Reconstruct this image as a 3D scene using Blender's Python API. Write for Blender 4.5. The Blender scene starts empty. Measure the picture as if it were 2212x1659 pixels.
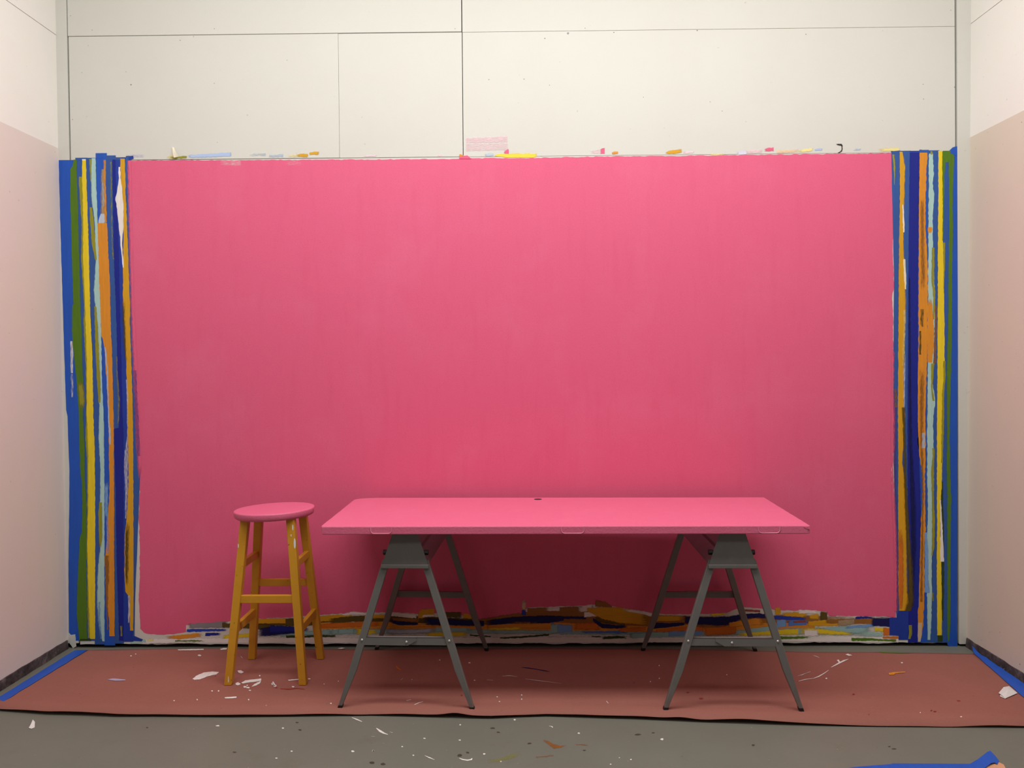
import bpy, bmesh, math, random
from mathutils import Vector, Matrix, noise as mnoise

scene = bpy.context.scene
COL = scene.collection
RND = random.Random(7)

# ------------------------------------------------------------------ camera
IMG_W, IMG_H, FPX = 2212.0, 1659.0, 1800.0
CAM_POS = Vector((0.0, -4.1417, 1.4198))
YAW, PITCH, ROLL = -0.0134, -0.0243, -0.0065
_f = Vector((math.sin(YAW)*math.cos(PITCH), math.cos(YAW)*math.cos(PITCH), math.sin(PITCH)))
_r0 = Vector((math.cos(YAW), -math.sin(YAW), 0))
_u0 = _r0.cross(_f)
_r = _r0*math.cos(ROLL) + _u0*math.sin(ROLL)
_u = -_r0*math.sin(ROLL) + _u0*math.cos(ROLL)
cam_data = bpy.data.cameras.new('camera')
cam_data.sensor_width = 36.0
cam_data.lens = FPX/IMG_W*36.0
cam = bpy.data.objects.new('camera', cam_data)
COL.objects.link(cam)
M = Matrix((( _r.x, _u.x, -_f.x, CAM_POS.x),
            ( _r.y, _u.y, -_f.y, CAM_POS.y),
            ( _r.z, _u.z, -_f.z, CAM_POS.z),
            (0, 0, 0, 1)))
cam.matrix_world = M
scene.camera = cam

# ------------------------------------------------------------------ light
world = bpy.data.worlds.new('studio_ambient')
scene.world = world
world.use_nodes = True
world.node_tree.nodes['Background'].inputs[0].default_value = (1.0, 0.97, 0.93, 1)
world.node_tree.nodes['Background'].inputs[1].default_value = 0.07

def tube_light(name, loc, length, width, power, color, tilt=0):
    d = bpy.data.lights.new(name, 'AREA')
    d.shape = 'RECTANGLE'; d.size = length; d.size_y = width
    d.energy = power; d.color = color
    o = bpy.data.objects.new(name, d); COL.objects.link(o)
    o.location = loc; o.rotation_euler.x = math.radians(tilt)
    return o
WARM = (1.0, 1.0, 0.965)
tube_light('fluorescent_light', (0.05, -1.62, 3.80), 3.6, 0.60, 95, WARM, 12)
tube_light('fluorescent_light', (0.05, -3.70, 3.80), 3.6, 0.70, 40, WARM)

scene.view_settings.view_transform = 'Standard'
scene.view_settings.look = 'None'
scene.view_settings.gamma = 1.0
scene.view_settings.use_curve_mapping = False
scene.view_settings.exposure = 0.0

# ------------------------------------------------------------------ survey helpers
# readings taken on the photograph, carried onto the real planes of the room
def _ray(px, py):
    return _f + _r*((px-IMG_W/2)/FPX) - _u*((py-IMG_H/2)/FPX)
def on_wall(px, py, y=0.0):
    d = _ray(px, py); t = (y-CAM_POS.y)/d.y
    p = CAM_POS + d*t
    return p.x, p.z
def on_floor(px, py, z=0.0):
    d = _ray(px, py); t = (z-CAM_POS.z)/d.z
    p = CAM_POS + d*t
    return p.x, p.y

# ------------------------------------------------------------------ materials
def lin(c):
    return tuple(((v/255)/12.92 if v/255 <= 0.04045 else ((v/255+0.055)/1.055)**2.4) for v in c)

class NT:
    def __init__(self, name):
        self.m = bpy.data.materials.new(name); self.m.use_nodes = True
        self.t = self.m.node_tree; self.n = self.t.nodes; self.l = self.t.links
        self.b = self.n['Principled BSDF']
    def node(self, kind, **kw):
        x = self.n.new(kind)
        for k, v in kw.items(): setattr(x, k, v)
        return x
    def link(self, a, b): self.l.new(a, b)
    def coords(self, which, scale=(1,1,1)):
        tc = self.node('ShaderNodeTexCoord'); mp = self.node('ShaderNodeMapping')
        mp.inputs['Scale'].default_value = scale
        self.link(tc.outputs[which], mp.inputs['Vector'])
        return mp.outputs['Vector']
    def noise(self, vec, scale, detail=3, rough=0.55):
        x = self.node('ShaderNodeTexNoise')
        x.inputs['Scale'].default_value = scale
        x.inputs['Detail'].default_value = detail
        x.inputs['Roughness'].default_value = rough
        self.link(vec, x.inputs['Vector'])
        return x.outputs['Fac']
    def ramp(self, fac, stops):
        x = self.node('ShaderNodeValToRGB')
        e = x.color_ramp.elements
        while len(e) < len(stops): e.new(0.5)
        for i, (p, c) in enumerate(stops):
            e[i].position = p
            e[i].color = (c[0], c[1], c[2], 1) if not isinstance(c, (int, float)) else (c, c, c, 1)
        self.link(fac, x.inputs['Fac'])
        return x.outputs['Color']
    def mix(self, fac, a, b):
        x = self.node('ShaderNodeMix', data_type='RGBA')
        for sock, v in ((x.inputs['Factor'], fac), (x.inputs['A'], a), (x.inputs['B'], b)):
            if hasattr(v, 'is_output'): self.link(v, sock)
            elif isinstance(v, (int, float)): sock.default_value = v
            else: sock.default_value = (v[0], v[1], v[2], 1)
        return x.outputs['Result']
    def bump(self, h, strength, dist):
        x = self.node('ShaderNodeBump')
        x.inputs['Strength'].default_value = strength
        x.inputs['Distance'].default_value = dist
        self.link(h, x.inputs['Height']); self.link(x.outputs['Normal'], self.b.inputs['Normal'])
    def rough(self, v, spec=0.3):
        self.b.inputs['Roughness'].default_value = v
        self.b.inputs['Specular IOR Level'].default_value = spec

def scl(c, k): return tuple(min(1, v*k) for v in c)

_paints = {}
def paint(key, rgb, rough=0.55, var=0.16):
    """brushed paint; the mesh attribute 'cov' says how fully the brush covered"""
    if key in _paints: return _paints[key]
    n = NT('paint_'+key); c = lin(rgb)
    v = n.coords('UV', (110, 9, 1))
    f = n.noise(v, 1.0, 3)
    n.link(n.mix(f, scl(c, 1-var), scl(c, 1+var)), n.b.inputs['Base Color'])
    at = n.node('ShaderNodeAttribute', attribute_name='cov')
    f2 = n.noise(n.coords('UV', (260, 34, 1)), 1.0, 4, 0.65)
    def math_(op, a, b, c=None, clamp=False):
        x = n.node('ShaderNodeMath', operation=op, use_clamp=clamp)
        for k, v in enumerate((a, b, c)):
            if v is None: continue
            if hasattr(v, 'is_output'): n.link(v, x.inputs[k])
            else: x.inputs[k].default_value = v
        return x.outputs[0]
    cov = at.outputs['Fac']
    amp = math_('MULTIPLY', math_('MULTIPLY', cov, math_('SUBTRACT', 1.0, cov)), 9.0)
    nz = math_('MULTIPLY', math_('SUBTRACT', f2, 0.5), amp)
    base = math_('MULTIPLY_ADD', cov, 1.5, -0.3)
    m5 = math_('ADD', base, nz, clamp=True)
    n.link(m5, n.b.inputs['Alpha'])
    n.rough(rough)
    _paints[key] = n.m
    return n.m

def simple(name, rgb, rough=0.5, spec=0.4, var=0.08, scale=30, bump=0.0, bscale=400, coords='Object', stretch=(1,1,1), metallic=0.0):
    n = NT(name); c = lin(rgb)
    v = n.coords(coords, stretch)
    f = n.noise(v, scale, 4)
    n.link(n.mix(f, scl(c, 1-var), scl(c, 1+var)), n.b.inputs['Base Color'])
    if bump: n.bump(n.noise(v, bscale, 2), bump, 0.002)
    n.rough(rough, spec); n.b.inputs['Metallic'].default_value = metallic
    return n.m

def wall_paint(name, rgb, stain, amount=0.55):
    n = NT(name); c = lin(rgb); s = lin(stain)
    v = n.coords('Object')
    f = n.ramp(n.noise(v, 1.7, 5, 0.6), [(0.42, 0.0), (0.72, amount)])
    col = n.mix(f, c, s)
    spk = n.ramp(n.noise(v, 46, 2, 0.5), [(0.735, 0.0), (0.76, 0.55)])
    col = n.mix(spk, col, scl(c, 0.62))
    n.link(col, n.b.inputs['Base Color'])
    n.bump(n.noise(v, 260, 3), 0.18, 0.002)
    n.rough(0.6, 0.25)
    return n.m

M_WALL = wall_paint('white_wall_paint', (212, 211, 204), (208, 205, 197))
M_SIDE_UP = wall_paint('side_wall_white_paint', (240, 238, 232), (236, 232, 225))
M_SIDE_LO = wall_paint('side_wall_cream_paint', (221, 210, 194), (220, 206, 194), 0.8)
M_SIDE_LO_PINK = wall_paint('side_wall_rosy_paint', (226, 215, 205), (226, 212, 212), 0.9)
M_TRIM = wall_paint('batten_paint', (212, 211, 204), (206, 202, 192))
M_VOID = simple('dark_gap', (40, 28, 22), 0.9, 0.1)

def pink_material():
    n = NT('pink_wall_paint'); c = lin((226, 97, 134))
    v = n.coords('Object')
    a = n.ramp(n.noise(v, 2.2, 5, 0.62), [(0.50, 0.0), (0.70, 0.30)])
    col = n.mix(a, c, lin((230, 118, 152)))
    b = n.ramp(n.noise(n.coords('Object', (9, 1, 1.4)), 2.0, 4, 0.6), [(0.52, 0.0), (0.75, 0.35)])
    col = n.mix(b, col, lin((219, 86, 124)))
    spk = n.ramp(n.noise(v, 150, 2), [(0.30, 0.12), (0.55, 0.0)])
    col = n.mix(spk, col, lin((190, 70, 105)))
    n.link(col, n.b.inputs['Base Color'])
    n.bump(n.noise(v, 330, 3), 0.25, 0.002)
    n.rough(0.55, 0.3)
    return n.m
M_PINK = pink_material()

def tabletop_material():
    n = NT('overhead_lit_pink_paint'); c = lin((224, 107, 141))  # the wall's pink, with overhead light on upward faces mixed into the colour
    v = n.coords('Object')
    a = n.ramp(n.noise(v, 14, 4), [(0.50, 0.0), (0.75, 0.35)])
    col = n.mix(a, c, lin((228, 120, 152)))
    n.link(col, n.b.inputs['Base Color'])
    n.bump(n.noise(v, 120, 4), 0.4, 0.003)
    n.rough(0.45, 0.4)
    return n.m
M_PINKT = tabletop_material()

def floor_material():
    n = NT('grey_floor_paint'); c = lin((117, 116, 106))
    v = n.coords('Object')
    f = n.noise(v, 2.2, 5, 0.6)
    col = n.mix(f, scl(c, 0.86), scl(c, 1.12))
    b = n.ramp(n.noise(v, 5.5, 4, 0.7), [(0.60, 0.0), (0.78, 0.35)])
    col = n.mix(b, col, lin((104, 96, 80)))
    spk = n.ramp(n.noise(v, 70, 2), [(0.74, 0.0), (0.765, 0.6)])
    col = n.mix(spk, col, lin((80, 74, 68)))
    spw = n.ramp(n.noise(n.coords('Object', (1.1, 1, 1)), 83, 2), [(0.76, 0.0), (0.78, 0.7)])
    col = n.mix(spw, col, lin((214, 208, 198)))
    n.link(col, n.b.inputs['Base Color'])
    n.bump(n.noise(v, 90, 4), 0.15, 0.002)
    n.rough(0.5, 0.35)
    return n.m
M_FLOOR = floor_material()

def paper_material():
    n = NT('red_rosin_paper'); c = lin((152, 96, 86))
    v = n.coords('Object')
    f = n.noise(v, 3.0, 5, 0.6)
    col = n.mix(f, scl(c, 0.88), scl(c, 1.1))
    fib = n.noise(n.coords('Object', (1, 3.5, 1)), 130, 3)
    col = n.mix(n.ramp(fib, [(0.4, 0.0), (0.7, 0.22)]), col, lin((178, 122, 108)))
    spk = n.ramp(n.noise(v, 60, 2), [(0.75, 0.0), (0.775, 0.6)])
    col = n.mix(spk, col, lin((90, 50, 48)))
    n.link(col, n.b.inputs['Base Color'])
    n.bump(n.noise(v, 9, 3), 0.25, 0.01)
    n.rough(0.75, 0.2)
    return n.m
M_PAPER = paper_material()

def tape_material(name, rgb):
    n = NT(name); c = lin(rgb)
    v = n.coords('UV', (60, 5, 1))
    col = n.mix(n.noise(v, 1.0, 4), scl(c, 0.80), scl(c, 1.18))
    n.link(col, n.b.inputs['Base Color'])
    n.bump(n.noise(n.coords('UV', (500, 500, 1)), 1.0, 2), 0.2, 0.001)
    n.rough(0.5, 0.35)
    return n.m
M_TAPE = tape_material('bright_blue_tape', (32, 86, 188))
M_TAPE2 = tape_material('dull_blue_tape', (48, 88, 158))
M_TAPE3 = tape_material('deep_blue_tape', (28, 60, 160))

def baseboard_material():
    n = NT('grimy_baseboard'); v = n.coords('Object')
    f = n.noise(v, 16, 5, 0.7)
    col = n.ramp(f, [(0.30, lin((40, 33, 34))), (0.55, lin((84, 74, 74))), (0.72, lin((120, 110, 108)))])
    w = n.ramp(n.noise(v, 24, 2), [(0.70, 0.0), (0.73, 0.8)])
    n.link(n.mix(w, col, lin((200, 190, 182))), n.b.inputs['Base Color'])
    n.bump(n.noise(v, 60, 4), 0.6, 0.006)
    n.rough(0.7, 0.2)
    return n.m
M_BASE = baseboard_material()

def steel_material(name, rgb):
    n = NT(name); c = lin(rgb); v = n.coords('Object')
    f = n.noise(v, 22, 4, 0.6)
    col = n.mix(f, scl(c, 0.85), scl(c, 1.15))
    w = n.ramp(n.noise(v, 38, 3), [(0.72, 0.0), (0.76, 0.35)])
    n.link(n.mix(w, col, lin((150, 148, 144))), n.b.inputs['Base Color'])
    n.bump(n.noise(v, 300, 2), 0.12, 0.001)
    n.rough(0.42, 0.5); n.b.inputs['Metallic'].default_value = 0.15
    return n.m
M_STEEL = steel_material('grey_painted_steel', (115, 112, 109))
M_RIVET = simple('bright_rivet', (205, 203, 196), 0.3, 0.6, metallic=0.6)
M_BLACK = simple('black_plastic', (22, 20, 20), 0.5, 0.4)

def stool_material():
    n = NT('ochre_stool_paint'); c = lin((204, 146, 38)); v = n.coords('Object')
    f = n.noise(v, 18, 4, 0.6)
    col = n.mix(f, scl(c, 0.88), scl(c, 1.12))
    w = n.ramp(n.noise(v, 55, 2), [(0.71, 0.0), (0.74, 0.7)])
    n.link(n.mix(w, col, lin((110, 70, 24))), n.b.inputs['Base Color'])
    n.bump(n.noise(n.coords('Object', (1, 1, 0.15)), 160, 3), 0.25, 0.002)
    n.rough(0.45, 0.4)
    return n.m
M_STOOL = stool_material()
M_RIDGE = simple('pink_paint_ridge', (236, 138, 166), 0.35, 0.5, var=0.05)
M_SCRAP = simple('white_paper', (226, 222, 220), 0.7, 0.2, var=0.04)
M_CREAM = simple('cream_tape', (240, 232, 208), 0.6, 0.2, var=0.04)
M_PEACH = simple('peach_paper', (214, 156, 122), 0.7, 0.2, var=0.06)

# ------------------------------------------------------------------ mesh helpers
def link_obj(name, me, mat, parent=None):
    o = bpy.data.objects.new(name, me)
    COL.objects.link(o)
    if mat: me.materials.append(mat)
    if parent: o.parent = parent
    return o
def tag(o, label=None, cat=None, group=None, kind=None):
    if label: o['label'] = label
    if cat: o['category'] = cat
    if group: o['group'] = group
    if kind: o['kind'] = kind
    return o
def empty(name, loc, rz=0):
    o = bpy.data.objects.new(name, None); COL.objects.link(o)
    o.location = loc; o.rotation_euler.z = rz; o.empty_display_size = 0.1
    return o
def bm_obj(name, bm, mat, parent=None, smooth=False):
    me = bpy.data.meshes.new(name)
    bmesh.ops.recalc_face_normals(bm, faces=bm.faces)
    bm.to_mesh(me); bm.free()
    if smooth:
        for p in me.polygons: p.use_smooth = True
    return link_obj(name, me, mat, parent)
def hexa(bm, c):
    """box from 8 corners: bottom four (ccw) then top four"""
    v = [bm.verts.new(p) for p in c]
    for f in ((3,2,1,0), (4,5,6,7), (0,1,5,4), (1,2,6,5), (2,3,7,6), (3,0,4,7)):
        bm.faces.new([v[i] for i in f])
    return v
def box_bm(x0, x1, y0, y1, z0, z1, bm=None):
    bm = bm or bmesh.new()
    hexa(bm, [(x0,y0,z0),(x1,y0,z0),(x1,y1,z0),(x0,y1,z0),(x0,y0,z1),(x1,y0,z1),(x1,y1,z1),(x0,y1,z1)])
    return bm
def bevel_all(bm, w, seg=2):
    bmesh.ops.bevel(bm, geom=list(bm.edges), offset=w, segments=seg, affect='EDGES', profile=0.6)
    return bm
def extrude_poly(bm, pts, d):
    """closed prism: pts are 3-D points, d is the extrusion vector"""
    a = [bm.verts.new(p) for p in pts]
    b = [bm.verts.new(Vector(p)+Vector(d)) for p in pts]
    bm.faces.new(a); bm.faces.new(b[::-1])
    n = len(a)
    for i in range(n):
        bm.faces.new((a[i], b[i], b[(i+1) % n], a[(i+1) % n]))
    return bm
def cyl(bm, c, axis, r, h, n=12, r2=None):
    axis = Vector(axis).normalized()
    t = Vector((0,0,1)) if abs(axis.z) < 0.9 else Vector((1,0,0))
    u = axis.cross(t).normalized(); w = axis.cross(u)
    r2 = r if r2 is None else r2
    c = Vector(c)
    pts = [(u*math.cos(2*math.pi*i/n) + w*math.sin(2*math.pi*i/n)) for i in range(n)]
    a = [bm.verts.new(c+p*r) for p in pts]; b = [bm.verts.new(c+axis*h+p*r2) for p in pts]
    bm.faces.new(a[::-1]); bm.faces.new(b)
    for i in range(n): bm.faces.new((a[i], a[(i+1)%n], b[(i+1)%n], b[i]))
    return bm

def ragged(pts, amp, step):
    out = []
    n = len(pts)
    for i in range(n):
        a, b = Vector(pts[i]), Vector(pts[(i+1) % n])
        L = (b-a).length
        k = max(1, int(L/step))
        nrm = Vector((-(b-a).y, (b-a).x))
        if nrm.length > 1e-9: nrm.normalize()
        for j in range(k):
            p = a.lerp(b, j/k)
            if j: p = p + nrm*RND.uniform(-amp, amp)
            out.append(p)
    return out

# wall plane / floor plane placement: (a, b) are metres on the plane, h is height off it
def put_wall(a, b, h): return (a, -h, b)
def put_floor(a, b, h): return (a, b, h)

def poly_layer(name, pts, mat, parent, h, put=put_wall, amp=0.0015, step=0.012, thick=0.0):
    p = ragged(pts, amp, step) if amp else [Vector(q) for q in pts]
    bm = bmesh.new()
    base = [put(q.x, q.y, h) for q in p]
    if thick:
        top = [put(q.x, q.y, h) for q in p]; low = [put(q.x, q.y, h-thick) for q in p]
        A = [bm.verts.new(q) for q in top]; B = [bm.verts.new(q) for q in low]
        bm.faces.new(A); bm.faces.new(B[::-1])
        for i in range(len(A)):
            j = (i+1) % len(A); bm.faces.new((A[i], B[i], B[j], A[j]))
    else:
        bm.faces.new([bm.verts.new(q) for q in base])
    uv = bm.loops.layers.uv.new('UVMap')
    cv = bm.verts.layers.float.new('cov')
    for v in bm.verts: v[cv] = 1.0
    for f in bm.faces:
        for l in f.loops:
            co = l.vert.co
            l[uv].uv = (co.x, co.z if put is put_wall else co.y)
    return bm_obj(name, bm, mat, parent)

def ribbon(name, rows, mat, parent, h, put=put_wall, amp=0.0012, step=0.012, fl=0, fr=0, fs=0, fe=0, cov=1.0, along='b', lift=None):
    """painted band. rows: (centre-line station, low edge, high edge) in metres, sampled every `step`.
    along='b': station runs in b (vertical on the wall), edges in a.  along='a': the other way round.
    fl/fr: feathered share of the low/high edge, fs/fe: feathered share of start/end"""
    st = []
    for i in range(len(rows)-1):
        r0, r1 = rows[i], rows[i+1]
        k = max(1, int(abs(r1[0]-r0[0])/step))
        for j in range(k):
            t = j/k
            st.append(tuple(r0[q]*(1-t)+r1[q]*t for q in range(3)))
    st.append(rows[-1])
    bm = bmesh.new(); cv = bm.verts.layers.float.new('cov')
    uv = bm.loops.layers.uv.new('UVMap')
    us = sorted(set([0.0, 0.5, 1.0] + ([fl*0.5, fl] if fl else []) + ([1-fr, 1-fr*0.5] if fr else [])))
    grid = []; uvs = {}
    N = len(st)
    for i, (s, lo, hi) in enumerate(st):
        t = i/max(1, N-1)
        lo2 = lo + RND.uniform(-amp, amp); hi2 = hi + RND.uniform(-amp, amp)
        line = []
        for u in us:
            e = lo2 + (hi2-lo2)*u
            c = cov
            if fl and u < fl: c = min(c, cov*u/fl)
            if fr and u > 1-fr: c = min(c, cov*(1-u)/fr)
            if fs and t < fs: c = min(c, cov*t/fs)
            if fe and t > 1-fe: c = min(c, cov*(1-t)/fe)
            hh = h + (lift(t, u) if lift else 0)
            P = put(e, s, hh) if along == 'b' else put(s, e, hh)
            v = bm.verts.new(P); v[cv] = c
            uvs[v] = (e, s)
            line.append(v)
        grid.append(line)
    for i in range(N-1):
        for j in range(len(us)-1):
            f = bm.faces.new((grid[i][j], grid[i][j+1], grid[i+1][j+1], grid[i+1][j]))
            for l in f.loops: l[uv].uv = uvs[l.vert]
    return bm_obj(name, bm, mat, parent)

_layer = [0]
def next_h(base=0.0007):
    _layer[0] += 1
    return base + _layer[0]*0.000006
def hc(h):
    return 0.0011 + (h-0.0040)*0.3      # tape and paint lie in thin layers

def vstripe(name, key, rows, parent, h, mat=None, **kw):
    """rows read on the photograph: (y, x_left, x_right)"""
    R = []
    for (y, a, b) in rows:
        xa, z = on_wall(a, y); xb, _ = on_wall(b, y)
        R.append((z, xa, xb))
    return ribbon(name, R, mat or PAL[key], parent, h, **kw)
def hstroke(name, key, rows, parent, h, mat=None, **kw):
    """rows read on the photograph: (x, y_top, y_bottom)"""
    R = []
    for (x, a, b) in rows:
        xa, za = on_wall(x, b); _, zb = on_wall(x, a)
        R.append((xa, za, zb))
    kw.setdefault('along', 'a')
    return ribbon(name, R, mat or PAL[key], parent, h, **kw)
def fline(pts, w, bm, h):
    """thin paint trail on the floor, pts in photograph readings"""
    P = [Vector(on_floor(*p)) for p in pts]
    L = []
    for i, p in enumerate(P):
        d = (P[min(i+1, len(P)-1)] - P[max(i-1, 0)]).normalized()
        n = Vector((-d.y, d.x))
        ww = w*RND.uniform(0.5, 1.2)*(0.35 if i in (0, len(P)-1) else 1)
        L.append((bm.verts.new((*(p+n*ww), h)), bm.verts.new((*(p-n*ww), h))))
    for i in range(len(L)-1):
        bm.faces.new((L[i][0], L[i][1], L[i+1][1], L[i+1][0]))
def fdot(px, py, rx, ry, bm, h, n=9, jag=0.3):
    c = Vector(on_floor(px, py))
    e = Vector(on_floor(px+rx, py)); d = Vector(on_floor(px, py-ry))
    ax, ay = (e-c), (d-c)
    v = []
    for i in range(n):
        a = 2*math.pi*i/n; k = RND.uniform(1-jag, 1+jag*0.5)
        p = c + ax*math.cos(a)*k + ay*math.sin(a)*k
        v.append(bm.verts.new((p.x, p.y, h)))
    bm.faces.new(v)
def flat_obj(name, bm, mat, parent):
    uv = bm.loops.layers.uv.new('UVMap'); cv = bm.verts.layers.float.new('cov')
    for v in bm.verts: v[cv] = 1.0
    for f in bm.faces:
        if f.normal.z < 0: f.normal_flip()
        for l in f.loops: l[uv].uv = (l.vert.co.x, l.vert.co.y)
    me = bpy.data.meshes.new(name); bm.normal_update(); bm.to_mesh(me); bm.free()
    return link_obj(name, me, mat, parent)

PAL = {k: paint(k, c) for k, c in dict(
    green=(84, 122, 26), darkgreen=(48, 66, 16), yellow=(234, 206, 40), olive=(150, 146, 40), darkolive=(88, 74, 26),
    lightblue=(172, 208, 202), skyblue=(120, 164, 220), paleblue=(176, 196, 232), orange=(220, 144, 44), deeporange=(214, 116, 36),
    navy=(22, 36, 140), darknavy=(16, 22, 86), ochre=(214, 160, 30), brown=(150, 100, 44), white=(236, 230, 226),
    tan=(172, 150, 118), grey=(138, 134, 140), blue=(34, 66, 176), midblue=(84, 124, 200), beige=(206, 184, 150),
    pink=(226, 97, 134), palepink=(240, 206, 214), peach=(240, 206, 170), lavender=(212, 210, 230), paleyellow=(236, 222, 150),
    lemon=(244, 214, 70), bluegrey=(184, 196, 214), cream=(238, 228, 196), teal=(150, 190, 190), brick=(150, 70, 56),
    black=(34, 28, 28), stain=(150, 92, 40), darkspot=(74, 66, 60), lilac=(176, 170, 204), rust=(150, 60, 50),
    purple=(96, 70, 150)).items()}

# ================================================================== THE SETTING
XL, XR = -2.305, 2.195
bm = bmesh.new()
box_bm(-2.75, 2.65, 0.03, 0.10, -0.02, 3.92, bm)
wall_back = tag(bm_obj('wall_back', bm, M_VOID), kind='structure')
def xr_edge(z): return 2.152 - 0.0105*z       # the wall's edge by the second batten is not quite plumb
def panel(x0, x1, z0, z1, mat, y0=0.0, lean=False):
    bm = bmesh.new()
    xa, xb = (xr_edge(z0), xr_edge(z1)) if lean else (x1, x1)
    hexa(bm, [(x0,y0,z0),(xa,y0,z0),(xa,0.04,z0),(x0,0.04,z0),(x0,y0,z1),(xb,y0,z1),(xb,0.04,z1),(x0,0.04,z1)])
    bevel_all(bm, 0.0006, 1)
    return bm_obj('panel', bm, mat, wall_back)
panel(-2.246, -0.2935, 3.0575, 3.90, M_WALL)
panel(-0.2890, 2.1, 3.0545, 3.90, M_WALL, lean=True)
panel(-2.243, -0.9030, 2.4455, 3.0545, M_WALL)
panel(-0.9018, -0.2915, 2.4450, 3.0535, M_WALL, y0=0.0003)
panel(-0.2880, 2.1, 2.4440, 3.0530, M_WALL, lean=True)
# tall lower panel with a broken bottom edge
zb = []
for i in range(181):
    x = -2.243 + (2.152+2.243)*i/180
    zb.append((x, 0.019 + 0.006*mnoise.noise((x*9, 0.3, 0)) + 0.004*mnoise.noise((x*37, 1.3, 0))))
poly = [(-2.243, 2.4425)] + zb + [(xr_edge(2.44), 2.4425)]
bm = bmesh.new()
extrude_poly(bm, [(x, 0.0, z) for x, z in poly], (0, 0.03, 0))
bm_obj('panel', bm, M_WALL, wall_back)

# corner battens
bm = box_bm(XL-0.01, -2.2505, -0.0008, 0.03, 0.025, 3.92); bevel_all(bm, 0.0006, 1)
trim_1 = tag(bm_obj('trim_1', bm, M_TRIM), kind='structure')
bm = bmesh.new()
hexa(bm, [(2.160,-0.006,0.012),(XR+0.03,-0.006,0.012),(XR+0.03,0.03,0.012),(2.160,0.03,0.012),
          (2.160-0.0105*3.92,-0.006,3.92),(XR+0.03,-0.006,3.92),(XR+0.03,0.03,3.92),(2.160-0.0105*3.92,0.03,3.92)])
bevel_all(bm, 0.002, 2)
tag(bm_obj('trim_2', bm, M_TRIM), kind='structure')

def side_wall(name, x, sgn, zband, parts_mat, ybase):
    # backing slab, then three sheets one above the other
    bm = box_bm(min(x+sgn*0.012, x+sgn*0.06), max(x+sgn*0.012, x+sgn*0.06), -2.4, 0.05, 0.0, 3.92)
    w = tag(bm_obj(name, bm, M_VOID), kind='structure')
    def sheet(z0, z1, off, mat, rag=False):
        pts = [(-2.4, z1), (0.029, z1)]
        if rag:
            for i in range(90, -1, -1):
                y = -2.4 + 2.429*i/90
                pts.append((y, z0 + 0.006*mnoise.noise((y*8, 4.1, x)) + 0.004*mnoise.noise((y*40, 2.1, x))))
        else: pts += [(0.029, z0), (-2.4, z0)]
        bm = bmesh.new()
        extrude_poly(bm, [(x-sgn*off, y, z) for y, z in pts], (sgn*0.02, 0, 0))
        return bm_obj('panel', bm, mat, w)
    sheet(0.042, zband, 0.0012, parts_mat[0], True)
    sheet(zband+0.0004, 3.062, 0.0, parts_mat[1])
    sheet(3.0650, 3.91, 0.0004, parts_mat[1])
    return w
wall_left = side_wall('wall_left', XL, -1, 2.505, (M_SIDE_LO_PINK, M_SIDE_UP), 0)
wall_right = side_wall('wall_right', XR, 1, 2.512, (M_SIDE_LO, M_SIDE_UP), 0)

def baseboard(name, x, sgn):
    bm = bmesh.new()
    N = 120; rows = []
    for i in range(N+1):
        y = -2.4 + 2.39*i/N
        j = 0.004*mnoise.noise((y*14, 7.7, x)); k = 0.004*mnoise.noise((y*19, 3.7, x))
        rows.append([bm.verts.new(p) for p in ((x+sgn*0.004, y, 0.05+k), (x-sgn*(0.004+j*0.4), y, 0.044+k), (x-sgn*(0.008+j), y, 0.0), (x+sgn*0.004, y, 0.0))])
    for i in range(N):
        for q in range(4):
            bm.faces.new((rows[i][q], rows[i+1][q], rows[i+1][(q+1)%4], rows[i][(q+1)%4]))
    bm.faces.new(rows[0]); bm.faces.new(rows[-1][::-1])
    return tag(bm_obj(name, bm, M_BASE), kind='structure')
baseboard('baseboard_left', XL, -1)
baseboard('baseboard_right', XR, 1)

bm = box_bm(-6.0, 6.0, -8.0, 0.09, -0.10, 0.0)
floor = tag(bm_obj('floor', bm, M_FLOOR), kind='structure')
bm = box_bm(-6.0, 6.0, -8.0, 0.12, 3.92, 4.0)
ceiling = tag(bm_obj('ceiling', bm, M_WALL), kind='structure')

# ------------------------------------------------------------------ pink field on the wall
outline = [(281,347),(330,346),(500,346),(700,345),(900,344),(990,343),(1010,342),(1150,341),(1300,338),(1450,337),(1600,335),(1760,333),(1925,331),
 (1927,345),(1931,372),(1930,480),(1928,540),(1931,620),(1927,640),(1929,672),(1929,720),(1930,765),(1926,860),(1926,960),(1926,1020),(1928,1100),(1933,1170),(1935,1230),(1933,1260),(1935,1300),(1935,1335),
 (1910,1331),(1840,1331),(1790,1330),(1785,1321),(1740,1318),(1680,1318),(1640,1314),(1602,1312),(1570,1324),(1520,1326),(1480,1327),
 (1430,1326),(1380,1320),(1330,1311),(1284,1306),(1240,1309),(1140,1312),(1126,1326),(1110,1332),(1060,1337),(1020,1338),(1000,1330),(960,1324),(905,1326),(850,1322),(800,1323),(760,1324),
 (700,1327),(620,1334),(560,1336),(500,1341),(478,1344),(402,1350),(402,1365),(375,1370),(340,1371),(312,1367),(303,1358),(301,1320),(300,1290),(302,1240),(302,1160),(300,1130),(301,1075),(303,1062),(300,1050),(304,1000),(303,950),(299,900),(296,850),(294,800),(292,750),(289,700),(286,620),(284,520),(282,420),(280,365)]
pink = poly_layer('pink_paint_field', [on_wall(*p) for p in outline], M_PINK, wall_back, 0.0006, amp=0.0022, step=0.014, thick=0.0005)
pink['label'] = 'large pink rectangle painted on the back wall'

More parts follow.
